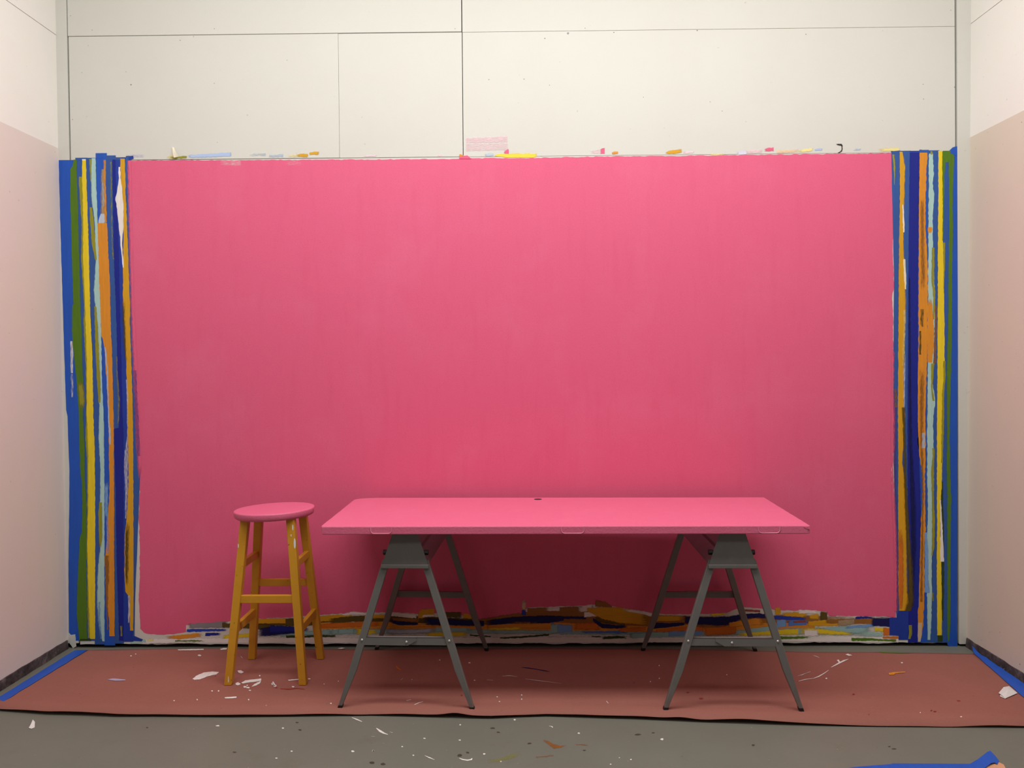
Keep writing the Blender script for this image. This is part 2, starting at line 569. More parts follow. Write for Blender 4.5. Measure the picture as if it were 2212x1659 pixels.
# ------------------------------------------------------------------ masking tape and its paint streaks
def tape(rows, mat, h, label, **kw):
    o = vstripe('masking_tape_strip', None, rows, None, hc(h), mat=mat, amp=0.0006, step=0.03, **kw)
    return tag(o, label, 'tape')
def streak(key, rows, parent, h, **kw):
    kw.setdefault('amp', 0.0013)
    return vstripe('paint_streak', key, rows, parent, hc(h), **kw)
S = 'beside pink field, stool side'
R = 'beside pink field, away from stool'
# ---- stool side
T0 = tape([(346,127,164),(470,130,164),(700,137,166),(885,143,172),(900,146,176),(1017,150,184),(1060,150,188),(1229,148,188),(1366,149,178),(1384,164,178)], M_TAPE, 0.0040,
          'bright blue masking tape strip with mossy green streak over the corner batten, stool side')
T1 = tape([(341,163,189),(700,172,197),(1060,182,206),(1384,184,207)], M_TAPE2, 0.0042, 'dull blue masking tape strip with lemon yellow streak '+S)
T2 = tape([(342,186,212),(480,189,214),(700,196,219),(1060,204,227),(1392,205,228)], M_TAPE2, 0.0044, 'dull blue masking tape strip with pale aqua and olive streak '+S)
T3 = tape([(331,207,231),(334,207,231),(700,218,240),(1060,225,248),(1394,226,249)], M_TAPE, 0.0046, 'bright blue masking tape strip with broad orange streak '+S)
T4 = tape([(336,228,250),(700,239,262),(1060,246,268),(1390,247,268)], M_TAPE2, 0.0048, 'blue masking tape strip with dark navy streak '+S)
T5 = tape([(340,248,272),(500,254,275.5),(700,259,281),(1060,265,288),(1386,266,288)], M_TAPE3, 0.0050, 'deep blue masking tape strip with ochre streak and white smear '+S)
T6 = tape([(337,272,286),(350,271,282),(600,278,287),(800,284,296),(1000,288,304),(1100,288,300),(1200,289,296),(1280,289,292.5),(1374,288,291)], M_TAPE2, 0.0054, 'narrow blue masking tape strip fringed with pink, edging the field, stool side')
# little folded tips at the top ends
def tip(parent, pts, mat, h):
    return poly_layer('folded_end', [on_wall(*p) for p in pts], mat, parent, hc(h), amp=0.0004, step=0.02, thick=0.0004)
tip(T3, [(207,331),(229,336),(229,341),(207,343)], M_TAPE, 0.0062)
tip(T6, [(278,341),(288,336),(289,343),(279,346)], M_TAPE3, 0.0066)
tip(T5, [(231,337),(269,342),(269,346),(231,345)], M_TAPE2, 0.0060)
tip(T2, [(166,341),(206,341),(206,345),(166,347)], M_TAPE2, 0.0058)
p0 = 0.0066
streak('green', [(345,160,166),(358,157,166),(366,152,166),(430,152,168),(490,154,170),(577,156,172),(655,159,174),(661,156,174),(720,156,177),(776,161,178),(825,166,180),(885,170,179),(970,172,183),(1022,174,183),(1040,177,184),(1090,178,187),(1150,177,187),(1160,173,187),(1250,168,187),(1325,166,188),(1365,170,188),(1384,172,190)], T0, p0)
streak('darkgreen', [(1384,172,198),(1380,174,197)], T0, p0+.0002)
streak('olive', [(822,166,182),(850,168,186),(888,171,185)], T0, p0+.0003, fl=.3, fr=.4, fs=.2, fe=.3)
streak('white', [(737,152,157),(760,153,159),(790,153,158),(806,154,158)], T0, p0+.0003, cov=.62)
streak('white', [(808,154,158),(830,154,159),(858,155,158)], T0, p0+.0003, cov=.42)
poly_layer('batten_end', [on_wall(*p) for p in [(151,1372),(163,1370),(165,1396),(158,1400),(151,1390)]], M_TRIM, trim_1, 0.0020, amp=0.001, step=0.01, thick=0.002)
streak('olive', [(382,171,178),(395,170,180),(440,173,180),(480,176,184),(560,175,184),(660,182,186),(700,180,190),(790,185,192),(880,186,194),(940,184,194),(1000,188,194),(1100,188,194),(1180,187,193),(1378,190,197)], T1, p0, cov=.93, fl=.15)
streak('yellow', [(344,178,186),(380,178,187),(470,180,190),(565,180,193),(660,184,195),(776,188,200),(897,188,202),(970,191,205),(1080,191,206),(1180,189,206),(1300,192,206),(1380,195,206)], T1, p0+.0002)
streak('white', [(344,177,185),(347,178,186)], T1, p0+.0004)
streak('olive', [(344,193,203),(392,196,204),(394,197,200)], T2, p0, fr=.2)
streak('lightblue', [(342,197,207),(400,196,208),(435,197,210),(470,203,211),(505,205,212),(565,206,214),(625,202,216),(650,203,217),(685,207,218),(776,210,220),(837,212,221),(885,214,224),(945,212,225),(1020,216,226),(1085,215,226),(1180,216,226),(1210,212,226),(1250,209,226),(1310,208,226),(1340,211,226),(1385,221,226)], T2, p0+.0002, fl=.25)
streak('olive', [(448,194,199),(480,195,203),(530,199,207),(562,206,209)], T2, p0+.0004)
streak('olive', [(662,204,209),(700,205,213),(770,207,216),(840,211,219),(870,213,218)], T2, p0+.0004, fr=.35)
streak('olive', [(1085,215,221),(1110,213,222),(1160,214,222),(1182,216,219)], T2, p0+.0004, fr=.25)
streak('skyblue', [(1300,212,218),(1340,210,219),(1380,216,222)], T2, p0+.0004, cov=.5, fl=.3, fr=.3)
streak('tan', [(366,217,228),(420,215,229),(482,214,230)], T3, p0, cov=.85, fl=.5)
streak('orange', [(346,222,228.5),(400,222,229),(480,222,231)], T3, p0+.0002, cov=.8, fl=.6)
streak('bluegrey', [(396,219,226),(446,221,227)], T3, p0+.0003, cov=.55, fl=.3, fr=.3)
streak('bluegrey', [(462,218,226),(478,213,227),(482,213,225)], T3, p0+.0003)
streak('orange', [(482,211,232),(540,213,234),(590,214,237),(660,217,239),(726,219,240.5),(730,222,241),(752,226,242),(850,232,244.5),(920,235,246),(1060,237,247),(1170,231,247),(1215,227,247),(1280,229,248),(1340,236,248),(1374,237,248)], T3, p0+.0004)
streak('brown', [(1200,226,238),(1240,228,240),(1270,229,236),(1320,230,235),(1360,232,236)], T3, p0+.0006, cov=.8, fr=.6)
streak('bluegrey', [(750,226,230),(800,231,234),(900,234,237),(945,236,242),(960,237,240)], T3, p0+.0006, cov=.85, fr=.4)
streak('skyblue', [(1035,230,236),(1060,227,235),(1115,228,235)], T3, p0+.0006, cov=.8, fr=.3, fs=.2)
streak('lilac', [(1115,230,236),(1160,231,238),(1195,230,238)], T3, p0+.0006, cov=.55, fr=.4)
streak('navy', [(345,243,249),(540,246,257),(700,252,260),(800,254,263),(900,258,265),(924,256,266),(926,246,267),(1060,250,267),(1200,252,267),(1384,258,267)], T4, p0)
streak('olive', [(350,238.5,241.5),(420,240,242),(520,241.5,243.5),(560,244,247)], T4, p0+.0003, cov=.55)
streak('olive', [(770,251,254),(800,252,254),(860,255,259),(900,255,258),(915,254,257)], T4, p0+.0003, cov=.5)
streak('olive', [(1352,260,264),(1374,261,265)], T4, p0+.0003, cov=.7)
streak('ochre', [(343,260,270),(420,262,272),(490,267,275),(577,266,278),(660,266,281),(700,269,281),(788,273,284),(873,275,287),(945,277,288),(1040,278,288.5),(1120,274,288.6),(1156,270,288.6),(1230,269,288.6),(1278,271,288.6),(1290,281,288.6),(1362,281,288)], T5, p0)
streak('darkolive', [(640,261,272),(690,262,273),(740,265,275),(790,271,276)], T5, p0+.0002, cov=.7, fl=.5, fr=.5, fs=.2, fe=.2)
streak('darkolive', [(1120,274,284),(1160,270,282),(1220,270,281),(1275,272,278)], T5, p0+.0002, cov=.75, fl=.2, fr=.6, fs=.2, fe=.2)
streak('lavender', [(820,272,276),(860,274,278),(880,274,277),(940,275,277),(980,268,279),(1020,267,279),(1060,270,278),(1120,270,274)], T5, p0+.0003, cov=.55, fl=.2, fr=.3)
streak('white', [(361,256,260),(385,257,261),(410,254,264),(432,249,266),(440,252,267),(470,255,267),(490,257,267),(512,260,265),(530,261,264),(575,265,268),(578,266,268)], T5, p0+.0004)
streak('white', [(1286,277,281),(1310,278,281),(1345,277,280)], T5, p0+.0004, cov=.6)
streak('pink', [(347,272,283),(420,274,285),(520,276,287),(620,279,289),(700,281,292),(790,284,297),(880,288,301),(960,290,305),(1010,295,306),(1045,299,303)], T6, .0058, fl=.7, fe=.06)
streak('purple', [(800,287,297),(860,288,300),(930,290,304),(985,293,306)], T6, p0+.0001, cov=.5, fl=.5, fr=.3)
tip(T6, [(280,1374),(292,1374),(309,1381),(306,1385),(288,1384)], M_TAPE3, 0.0070)

# ---- other side
RT0 = tape([(326,1925,1967),(600,1931,1966),(900,1929,1965),(1200,1934,1965),(1318,1935,1963),(1376,1941,1962)], M_TAPE2, 0.0040, 'wide dull blue masking tape strip with ochre streak '+R)
RT1 = tape([(326,1965,1987),(600,1962,1985),(900,1960,1984),(1200,1962,1984),(1388,1961,1983)], M_TAPE3, 0.0044, 'masking tape strip painted over in dark navy '+R)
RT2 = tape([(324,1985.5,2006),(600,1983,2006),(900,1981,2003),(1200,1982,2004),(1388,1981,2004)], M_TAPE, 0.0046, 'bright blue masking tape strip with brownish orange streak '+R)
RT3 = tape([(325,2003,2029),(600,2003,2028),(900,2002,2026),(1200,2001,2025),(1388,2002,2026)], M_TAPE2, 0.0048, 'dull blue masking tape strip with pale aqua streak '+R)
RT4 = tape([(328,2026,2052),(600,2025,2050),(900,2023,2048),(1200,2023,2048),(1388,2023,2048)], M_TAPE2, 0.0050, 'dull blue masking tape strip with lemon yellow streak '+R)
RT5 = tape([(318,2058,2070),(326,2050,2070.5),(345,2048,2070),(600,2047,2068.5),(900,2045,2068),(1200,2045,2067.5),(1380,2045,2067.5),(1392,2046,2068),(1398,2050,2067)], M_TAPE, 0.0052, 'bright blue masking tape strip with green streak along the batten farther from the stool')
tip(RT0, [(1924,327),(1944,325),(1944,330),(1928,332)], M_TAPE2, 0.0062)
tip(RT0, [(1921,1334),(1936,1334),(1941,1319),(1962,1319),(1961,1382),(1941,1382),(1941,1373),(1921,1372)], M_TAPE3, 0.0058)
tip(RT2, [(1987,323),(2003,326),(2003,329),(1987,330)], M_TAPE2, 0.0064)
tip(RT3, [(2008,325),(2014,325),(2016,329),(2007,330)], M_TAPE2, 0.0062)
tip(RT5, [(2052,331),(2055,322),(2062,317),(2072,316),(2071,340),(2060,334)], M_TAPE, 0.0080)
streak('olive', [(334,1927,1933),(360,1930,1935),(400,1931,1932.5)], RT0, p0, fr=.5)
streak('ochre', [(328,1943.5,1950),(345,1943.5,1953),(360,1943.5,1956),(435,1943.5,1954),(512,1942,1952),(555,1942,1954),(590,1941,1956),(660,1941,1958),(735,1940,1955),(800,1940,1954),(870,1939,1954),(900,1939.5,1957),(950,1939.5,1953),(1000,1940,1950),(1035,1940,1956),(1055,1940,1961),(1130,1940,1961),(1200,1941,1961),(1240,1940,1961),(1280,1941,1962),(1305,1942,1975),(1319,1942,1962)], RT0, p0, fr=.25)
streak('white', [(442,1949,1951),(480,1950,1953.5),(502,1951,1953.5)], RT0, p0+.0003)
streak('cream', [(560,1951,1955),(600,1952,1957),(625,1954,1957)], RT0, p0+.0003, cov=.85)
streak('paleyellow', [(670,1949,1956),(700,1950,1957),(750,1949,1955),(790,1948,1954)], RT0, p0+.0003, cov=.5, fl=.3, fr=.2)
streak('lavender', [(765,1950,1956),(800,1949,1956),(870,1950,1955),(890,1950,1954)], RT0, p0+.0003, cov=.55, fl=.4, fr=.2)
streak('darkolive', [(880,1946,1956),(920,1948,1957),(960,1950,1958),(1030,1950,1960),(1100,1952,1964),(1180,1955,1970),(1250,1957,1976),(1300,1955,1978),(1320,1950,1972)], RT0, p0+.0004, cov=.85, fl=.4, fr=.4)
streak('deeporange', [(1130,1940,1948),(1180,1941,1953),(1230,1941,1954),(1280,1941,1953),(1315,1942,1950)], RT0, p0+.0004, cov=.85, fr=.4, fs=.3)
streak('brown', [(840,1928,1937),(880,1930,1938)], RT0, p0+.0004, cov=.6, fl=.5, fr=.2)
streak('pink', [(760,1926,1934),(850,1925,1932),(900,1925,1936),(960,1924,1936),(1010,1926,1930),(1080,1926,1936),(1150,1930,1939),(1230,1932,1941),(1320,1932,1941)], RT0, p0+.0003, fr=.8)
streak('purple', [(880,1928,1938),(960,1928,1938),(1050,1930,1936),(1150,1934,1940),(1320,1934,1940)], RT0, p0+.0001, cov=.6, fl=.4, fr=.3)
streak('navy', [(330,1965,1986),(600,1962,1983),(900,1960,1982),(1010,1960,1986),(1100,1961,1989),(1160,1964,1988),(1200,1966,1987),(1330,1962,1982),(1388,1962,1982)], RT1, p0, amp=.001)
streak('darknavy', [(600,1962,1967),(800,1962,1969),(950,1962,1972),(1100,1964,1982),(1180,1966,1982),(1240,1966,1978),(1310,1963,1976)], RT1, p0+.0002, cov=.75, fl=.3, fr=.5)
streak('olive', [(1350,1963,1970),(1370,1963,1971),(1380,1961,1968)], RT1, p0+.0002, cov=.8, fr=.3)
streak('orange', [(330,1986,2003.5),(377,1985,2000.6),(455,1984,1998.6),(512,1984,1999.6),(570,1984,2003.5),(660,1984,2003.5),(720,1984,2003),(790,1983,2001.5),(840,1982,2000),(905,1982,1998.6),(960,1982,1999.6),(970,1985,1999),(987,1986,1998.6),(1035,1994,1997.7),(1093,1991,1997.7),(1141,1988,1999.6),(1180,1987,1996),(1240,1985.6,1996.5),(1310,1984,1996),(1316,1982,1995),(1350,1982,1994),(1385,1982,1988)], RT2, p0, amp=.002)
streak('brown', [(420,1986,1998),(470,1985,1999),(520,1985,1999),(600,1986,2002),(640,1986,1998)], RT2, p0+.0002, cov=.72, fl=.5, fr=.5, fs=.15, fe=.2)
streak('brown', [(780,1983,1998),(830,1983,2000),(880,1983,1998),(960,1985,1996),(1060,1990,1997),(1150,1988,1996),(1200,1987,1996),(1300,1985,1995)], RT2, p0+.0002, cov=.7, fl=.45, fr=.5, fs=.1)
streak('darkolive', [(668,1986,1997),(700,1986,1996),(706,1990,1995)], RT2, p0+.0003, cov=.55, fl=.3, fr=.3)
streak('darkolive', [(715,1985,1989),(740,1986,1990),(766,1985,1989)], RT2, p0+.0003, cov=.7)
streak('bluegrey', [(935,1989,1997),(950,1990,1998),(968,1988,1998)], RT2, p0+.0003, cov=.75, fl=.4)
streak('beige', [(1345,1983,1992),(1370,1982,1990),(1386,1983,1988)], RT2, p0+.0003)
streak('lightblue', [(332,2006,2015),(380,2006,2017),(396,2006,2014),(425,2006,2018),(455,2005,2015),(512,2005,2014),(570,2004.5,2017),(640,2004.5,2019),(700,2004,2019),(790,2003.5,2016),(822,2003.5,2013),(866,2003.5,2020),(910,2002.5,2015),(980,2002.5,2017),(1020,2002.5,2017),(1093,2003.5,2017),(1122,2003.5,2019),(1190,2000,2013),(1250,1999,2012.5),(1280,2002,2012.5),(1350,2003,2011.5),(1382,2003,2009)], RT3, p0, amp=.0018)
streak('skyblue', [(1150,1997,2003),(1200,1997.5,2007),(1250,1997,2006),(1279,1997,2010),(1281,2003,2008)], RT3, p0+.0002, cov=.85, fr=.3)
streak('olive', [(327,2009,2014),(334,2010,2014)], RT3, p0+.0003)
streak('olive', [(535,2012,2018),(570,2011,2018),(610,2011,2017),(630,2014,2020),(650,2015,2019.5),(690,2014,2018)], RT3, p0+.0003, fl=.3)
streak('orange', [(640,2003,2012),(680,2003,2016),(720,2003,2019),(750,2003,2018),(783,2003,2014)], RT3, p0+.0004, cov=.9, fr=.2, fs=.15)
streak('brown', [(660,2019,2025),(720,2018,2024),(785,2016,2023)], RT3, p0+.0002, cov=.62, fr=.3)
streak('orange', [(491,2004,2012),(496,2003,2013),(503,2005,2012)], RT3, p0+.0004)
streak('olive', [(785,2011,2018),(795,2010,2017),(840,2011,2014),(866,2013,2019)], RT3, p0+.0003, cov=.9, fl=.2)
streak('olive', [(968,2013,2018),(985,2014,2018),(1012,2010,2017),(1080,2012,2017),(1122,2012,2019),(1180,2012,2018),(1200,2011,2014)], RT3, p0+.0003, fl=.3)
streak('olive', [(1280,2013,2016),(1298,2013,2016)], RT3, p0+.0003, cov=.7)
streak('yellow', [(326,2026.6,2035.5),(396,2026.6,2036),(493,2026,2036),(610,2025.5,2038),(700,2025,2040),(815,2024.7,2040),(905,2023.7,2036),(996,2023.7,2035),(1055,2023.7,2033.5),(1093,2023.7,2030.5),(1150,2023.7,2030.5),(1200,2023.3,2032),(1250,2023.3,2033.4),(1325,2024,2034),(1372,2024,2034)], RT4, p0+.0002)
streak('olive', [(524,2034,2041),(560,2035,2041),(620,2036,2039)], RT4, p0)
streak('olive', [(780,2036,2042),(815,2037,2042),(850,2034,2039),(905,2033,2039),(1000,2032,2036)], RT4, p0+.0003, cov=.9, fl=.4)
streak('white', [(1080,2030,2032),(1130,2031,2035),(1180,2031,2037),(1213,2031,2039)], RT4, p0+.0004)
streak('darkgreen', [(1040,2033,2037),(1120,2034,2039),(1213,2034,2040),(1280,2034,2040),(1340,2033,2038)], RT4, p0, fr=.4)
streak('darkgreen', [(1372,2025,2036),(1386,2025,2035)], RT4, p0)
streak('green', [(326,2036,2058),(345,2035,2061),(350,2035,2060),(351,2035,2042),(380,2035,2040),(420,2036,2039),(520,2035.5,2037)], RT5, p0+.0004)
streak('green', [(345,2048,2060),(356,2048,2060),(435,2049,2057.5),(500,2049,2058),(570,2048,2056.5),(690,2047,2055.6),(795,2044,2054.6),(910,2045,2051),(1000,2044,2051.7),(1080,2045,2054.6),(1220,2045,2053),(1340,2045,2053),(1385,2046,2050)], RT5, p0+.0005, fl=.15)

# ------------------------------------------------------------------ brush strokes left of earlier colours
def stroke(key, rows, **kw):
    kw = dict(kw); kw.setdefault('amp', 0.0016); kw.setdefault('step', 0.008)
    q = random.Random(len(rows)*1000 + int(rows[0][0]))
    kw.setdefault('fl', q.choice((0.08, 0.25, 0.4))); kw.setdefault('fr', q.choice((0.06, 0.18, 0.35)))
    kw.setdefault('fs', q.choice((0.0, 0.04, 0.15))); kw.setdefault('fe', q.choice((0.0, 0.06, 0.22)))
    return hstroke('brush_stroke', key, rows, wall_back, next_h(), **kw)
_layer[0] = 0
soft = dict(fs=.12, fe=.18)
for key, rows, kw in [
 # base whites and pale tones along the bottom of the wall
 ('white', [(290,1378,1390),(600,1374,1389),(900,1374,1390),(1300,1372,1389),(1700,1370,1386),(1940,1372,1388)], {}),
 ('darkolive', [(490,1344,1360),(620,1338,1356),(760,1330,1346),(900,1330,1352),(1020,1336,1352)], dict(cov=.9)),
 ('brown', [(1020,1338,1352),(1130,1320,1350),(1280,1312,1352),(1400,1326,1356),(1560,1330,1362),(1700,1326,1350),(1910,1333,1354)], dict(cov=.95)),
 ('orange', [(690,1344,1360),(830,1342,1360),(1000,1350,1362),(1200,1344,1362),(1400,1352,1368),(1600,1344,1370),(1760,1346,1362)], dict(cov=.92)),
 ('teal', [(560,1366,1378),(760,1356,1374),(960,1356,1372),(1200,1360,1372),(1480,1362,1378),(1700,1354,1374),(1905,1350,1378)], dict(cov=.8, fl=.4, fr=.3)),
 ('lightblue', [(281,1384,1392),(318,1380,1388)], soft),
 ('paleyellow', [(317,1381,1386),(333,1380,1386)], soft),
 ('orange', [(350,1374,1379),(390,1371,1382),(442,1366,1375)], dict(fs=.35)),
 ('green', [(378,1383,1387),(420,1382,1387),(446,1384,1387)], dict(cov=.85)),
 ('darkolive', [(320,1389,1392),(380,1388,1392),(440,1386,1391)], dict(cov=.5, fl=.4, fr=.4)),
 ('grey', [(404,1347,1358),(450,1345,1358),(496,1341,1357)], soft),
 ('blue', [(402,1358,1366),(470,1358,1364),(495,1358,1364)], dict(fe=.2)),
 ('navy', [(442,1366,1375),(480,1366,1372)], dict(fr=.3, fe=.3)),
 ('darkolive', [(480,1343,1358),(560,1347,1362),(594,1348,1364)], dict(fr=.3)),
 ('yellow', [(479,1371,1381),(540,1366,1376),(560,1365,1375)], soft),
 ('ochre', [(540,1337,1347),(617,1334,1347)], {}),
 ('darknavy', [(552,1359,1376),(590,1350,1375),(650,1352,1368)], dict(fs=.2, fl=.2)),
 ('navy', [(584,1349,1372),(650,1354,1366),(672,1356,1364)], dict(fe=.2)),
 ('darkolive', [(617,1334,1352),(660,1332,1354),(680,1334,1350)], {}),
 ('teal', [(628,1364,1372),(726,1357,1373)], dict(fs=.3)),
 ('darkgreen', [(618,1371,1378),(670,1372,1377),(728,1370,1376)], dict(cov=.85, fr=.3)),
 ('ochre', [(682,1330,1343),(720,1327,1342),(762,1325,1338)], {}),
 ('deeporange', [(690,1347,1358),(740,1342,1357),(832,1340,1353)], {}),
 ('darkolive', [(705,1337,1347),(745,1332,1345),(790,1329,1340)], dict(fs=.25)),
 ('white', [(740,1325,1330),(765,1319,1329),(792,1324,1329)], {}),
 ('ochre', [(788,1328,1338),(806,1326,1338),(832,1325,1338)], {}),
 ('teal', [(728,1357,1369),(768,1356,1368)], soft),
 ('yellow', [(764,1358,1372),(800,1360,1371),(822,1362,1369)], dict(cov=.85, fs=.2, fe=.3)),
 ('brown', [(840,1331,1343),(880,1333,1346),(912,1334,1347)], {}),
 ('white', [(845,1321,1331),(901,1327,1336)], {}),
 ('darknavy', [(838,1339,1344),(860,1341,1350),(905,1345,1352)], dict(fs=.2)),
 ('orange', [(832,1352,1359),(870,1350,1358),(922,1347,1355),(950,1352,1357)], {}),
 ('bluegrey', [(830,1357,1371),(880,1358,1372),(950,1355,1367)], dict(cov=.9, fs=.1)),
 ('teal', [(934,1355,1364),(1005,1356,1363),(1020,1357,1362)], soft),
 ('ochre', [(901,1326,1336),(911,1314,1336),(938,1313,1330)], {}),
 ('white', [(911,1327,1334),(940,1326,1332)], {}),
 ('yellow', [(915,1366,1374),(960,1364,1376),(1017,1364,1375)], dict(fs=.15, fe=.2)),
 ('darknavy', [(909,1334,1344),(922,1333,1352),(1000,1338,1354),(1046,1340,1354)], {}),
 ('darkolive', [(955,1322,1337),(1000,1321,1337)], soft),
 ('ochre', [(999,1322,1337),(1010,1326,1338),(1024,1332,1338)], {}),
 ('darkgreen', [(1013,1370,1374),(1040,1372,1376),(1062,1374,1377)], {}),
 ('orange', [(1050,1349,1359),(1110,1346,1357),(1190,1345,1359)], {}),
 ('yellow', [(1048,1356,1362),(1100,1355,1362),(1142,1354,1360)], dict(fe=.3)),
 ('darknavy', [(1042,1340,1352),(1110,1331,1347),(1180,1328,1347),(1218,1330,1341)], dict(fr=.15)),
 ('brown', [(1100,1343,1350),(1130,1342,1349),(1160,1344,1348)], dict(cov=.6)),
 ('darkgreen', [(1078,1376,1380),(1130,1373,1378),(1186,1368,1373)], {}),
 ('beige', [(1125,1292,1318),(1138,1292,1318)], dict(fl=.1, fr=.5)),
 ('blue', [(1125,1315,1328),(1138,1317,1330)], {}),
 ('brown', [(1139,1312,1327),(1200,1311,1325),(1284,1307,1318)], {}),
 ('white', [(1176,1311,1320),(1211,1311,1320)], dict(cov=.8, fs=.3)),
 ('white', [(1244,1310,1324),(1284,1305,1319)], dict(cov=.85, fs=.4)),
 ('darknavy', [(1216,1330,1338),(1266,1330,1339)], {}),
 ('skyblue', [(1190,1343,1368),(1238,1347,1366)], {}),
 ('teal', [(1190,1344,1368),(1207,1344,1367)], dict(cov=.9)),
 ('deeporange', [(1238,1345,1361),(1270,1342,1362),(1302,1342,1362)], {}),
 ('midblue', [(1250,1362,1368),(1300,1363,1369),(1362,1360,1370)], dict(fs=.2, fe=.2)),
 ('white', [(1262,1322,1335),(1290,1320,1332)], {}),
 ('darkolive', [(1284,1332,1343),(1310,1330,1348),(1350,1340,1352)], {}),
 ('darknavy', [(1281,1334,1343),(1300,1346,1358),(1330,1350,1359),(1360,1351,1356)], dict(fe=.2)),
 ('brown', [(1284,1293,1313),(1306,1296,1313),(1322,1308,1313)], {}),
 ('ochre', [(1268,1313,1320),(1300,1311,1338),(1340,1311,1348),(1390,1319,1352),(1412,1330,1350)], dict(fl=.12)),
 ('white', [(1338,1313,1318),(1390,1318,1328),(1410,1323,1335),(1430,1325,1335)], dict(fs=.3)),
 ('deeporange', [(1333,1356,1365),(1395,1352,1365)], dict(fs=.2)),
 ('teal', [(1356,1366,1379),(1420,1362,1378),(1485,1364,1377)], dict(fs=.1)),
 ('deeporange', [(1416,1360,1366),(1480,1353,1364),(1522,1353,1366)], {}),
 ('skyblue', [(1443,1363,1375),(1490,1362,1372),(1518,1362,1372)], {}),
 ('ochre', [(1410,1330,1342),(1428,1327,1342),(1478,1328,1341)], dict(fe=.2)),
 ('darknavy', [(1402,1342,1360),(1440,1346,1356),(1480,1344,1350)], {}),
 ('darkgreen', [(1297,1375,1382),(1330,1373,1380),(1358,1375,1380)], {}),
 ('darkgreen', [(1278,1373,1377),(1300,1374,1377)], dict(cov=.7)),
 ('brown', [(1500,1338,1356),(1540,1346,1360),(1580,1340,1352)], {}),
 ('darknavy', [(1476,1329,1349),(1520,1331,1352),(1546,1330,1354),(1575,1329,1353),(1602,1325,1338),(1640,1323,1336),(1662,1327,1338)], {}),
 ('yellow', [(1532,1325,1331),(1566,1324,1330)], dict(cov=.9)),
 ('brick', [(1600,1314,1320),(1642,1316,1323)], dict(cov=.8, fr=.4)),
 ('deeporange', [(1517,1355,1375),(1560,1352,1374),(1592,1350,1372)], {}),
 ('orange', [(1573,1345,1356),(1632,1335,1352),(1656,1340,1352)], {}),
 ('yellow', [(1585,1369,1375),(1650,1363,1374),(1724,1358,1373)], dict(fs=.2)),
 ('teal', [(1615,1358,1367),(1670,1351,1363)], soft),
 ('ochre', [(1672,1312,1328),(1688,1312,1328)], dict(cov=.9)),
 ('ochre', [(1686,1322,1332),(1747,1318,1335)], dict(fs=.2)),
 ('blue', [(1666,1328,1338),(1700,1331,1339),(1746,1334,1339)], dict(fe=.2)),
 ('skyblue', [(1676,1339,1356),(1701,1338,1354)], {}),
 ('midblue', [(1699,1340,1353),(1748,1340,1350)], {}),
 ('brick', [(1712,1341,1346),(1742,1340,1345)], dict(cov=.9)),
 ('white', [(1726,1316,1326),(1770,1318,1326)], dict(cov=.9, fl=.2)),
 ('ochre', [(1747,1327,1339),(1771,1324,1340)], {}),
 ('darkolive', [(1770,1320,1341),(1789,1320,1340)], {}),
 ('ochre', [(1744,1342,1354),(1812,1336,1354)], {}),
 ('brown', [(1780,1337,1347),(1890,1334,1348)], dict(fs=.1)),
 ('tan', [(1811,1337,1358),(1848,1335,1352)], dict(cov=.8)),
 ('navy', [(1846,1330,1339),(1888,1331,1336)], {}),
 ('teal', [(1760,1356,1372),(1823,1352,1372),(1889,1347,1374)], dict(fs=.2)),
 ('skyblue', [(1822,1353,1359),(1888,1347,1356)], dict(cov=.8, fl=.4)),
 ('yellow', [(1722,1357,1372),(1742,1354,1371),(1770,1355,1373),(1830,1364,1373),(1850,1368,1371)], dict(fe=.2)),
 ('white', [(1738,1359,1376),(1770,1360,1376)], dict(cov=.97)),
 ('green', [(1634,1377,1380),(1690,1374,1381),(1757,1375,1378)], {}),
 ('lightblue', [(1850,1362,1378),(1908,1364,1378)], dict(cov=.75, fr=.2, fs=.3)),
 ('green', [(1839,1376,1385),(1880,1377,1385),(1905,1380,1385),(1938,1380,1387)], dict(fr=.3)),
 ('yellow', [(1887,1354,1364),(1909,1356,1365)], {}),
 ('deeporange', [(1906,1355,1376),(1928,1356,1373)], dict(fe=0)),
 ('deeporange', [(1905,1374,1380),(1948,1373,1381)], dict(fe=0)),
 ('darknavy', [(1880,1330,1352),(1930,1330,1355)], dict(fe=0)),
 # above the pink field
 ('lavender', [(268,333,341),(315,331,339)], dict(cov=.6, fs=.3)),
 ('paleyellow', [(355,338,344),(380,334,344)], dict(cov=.7, fs=.5)),
 ('olive', [(360,340,344),(406,336,343)], dict(cov=.8, fs=.4)),
 ('paleblue', [(404,335,342),(450,332,341),(502,329,338)], dict(fl=.3, fs=.1)),
 ('bluegrey', [(530,333,340),(577,331,338)], dict(cov=.45, fs=.4)),
 ('bluegrey', [(580,335,341),(612,333,340)], dict(cov=.75, fl=.3)),
 ('paleyellow', [(618,334,341),(645,333,341)], dict(cov=.6, fs=.4)),
 ('ochre', [(638,332,341),(667,330,341)], dict(fs=.4)),
 ('ochre', [(667,330,335),(674,328,334),(691,327,335)], {}),
 ('palepink', [(782,335,339),(816,334,338)], dict(fs=.4)),
 ('palepink', [(945,335,341),(955,335,340)], dict(cov=.6)),
 ('palepink', [(1007,297,309),(1050,295,309),(1096,292,308)], dict(cov=.6)),
 ('palepink', [(1007,307,328),(1050,308,326),(1097,306,325)], dict(cov=.5)),
 ('bluegrey', [(1045,332,338),(1056,331,339),(1066,331,338)], dict(fs=.4)),
 ('lemon', [(1065,334,337),(1080,331,339),(1100,330,341),(1150,330,341),(1162,331,339)], dict(fs=.1)),
 ('pink', [(1087,328,331),(1097,322,334),(1099,323,334)], {}),
 ('palepink', [(1270,325,332),(1295,322,333)], dict(cov=.6, fs=.5)),
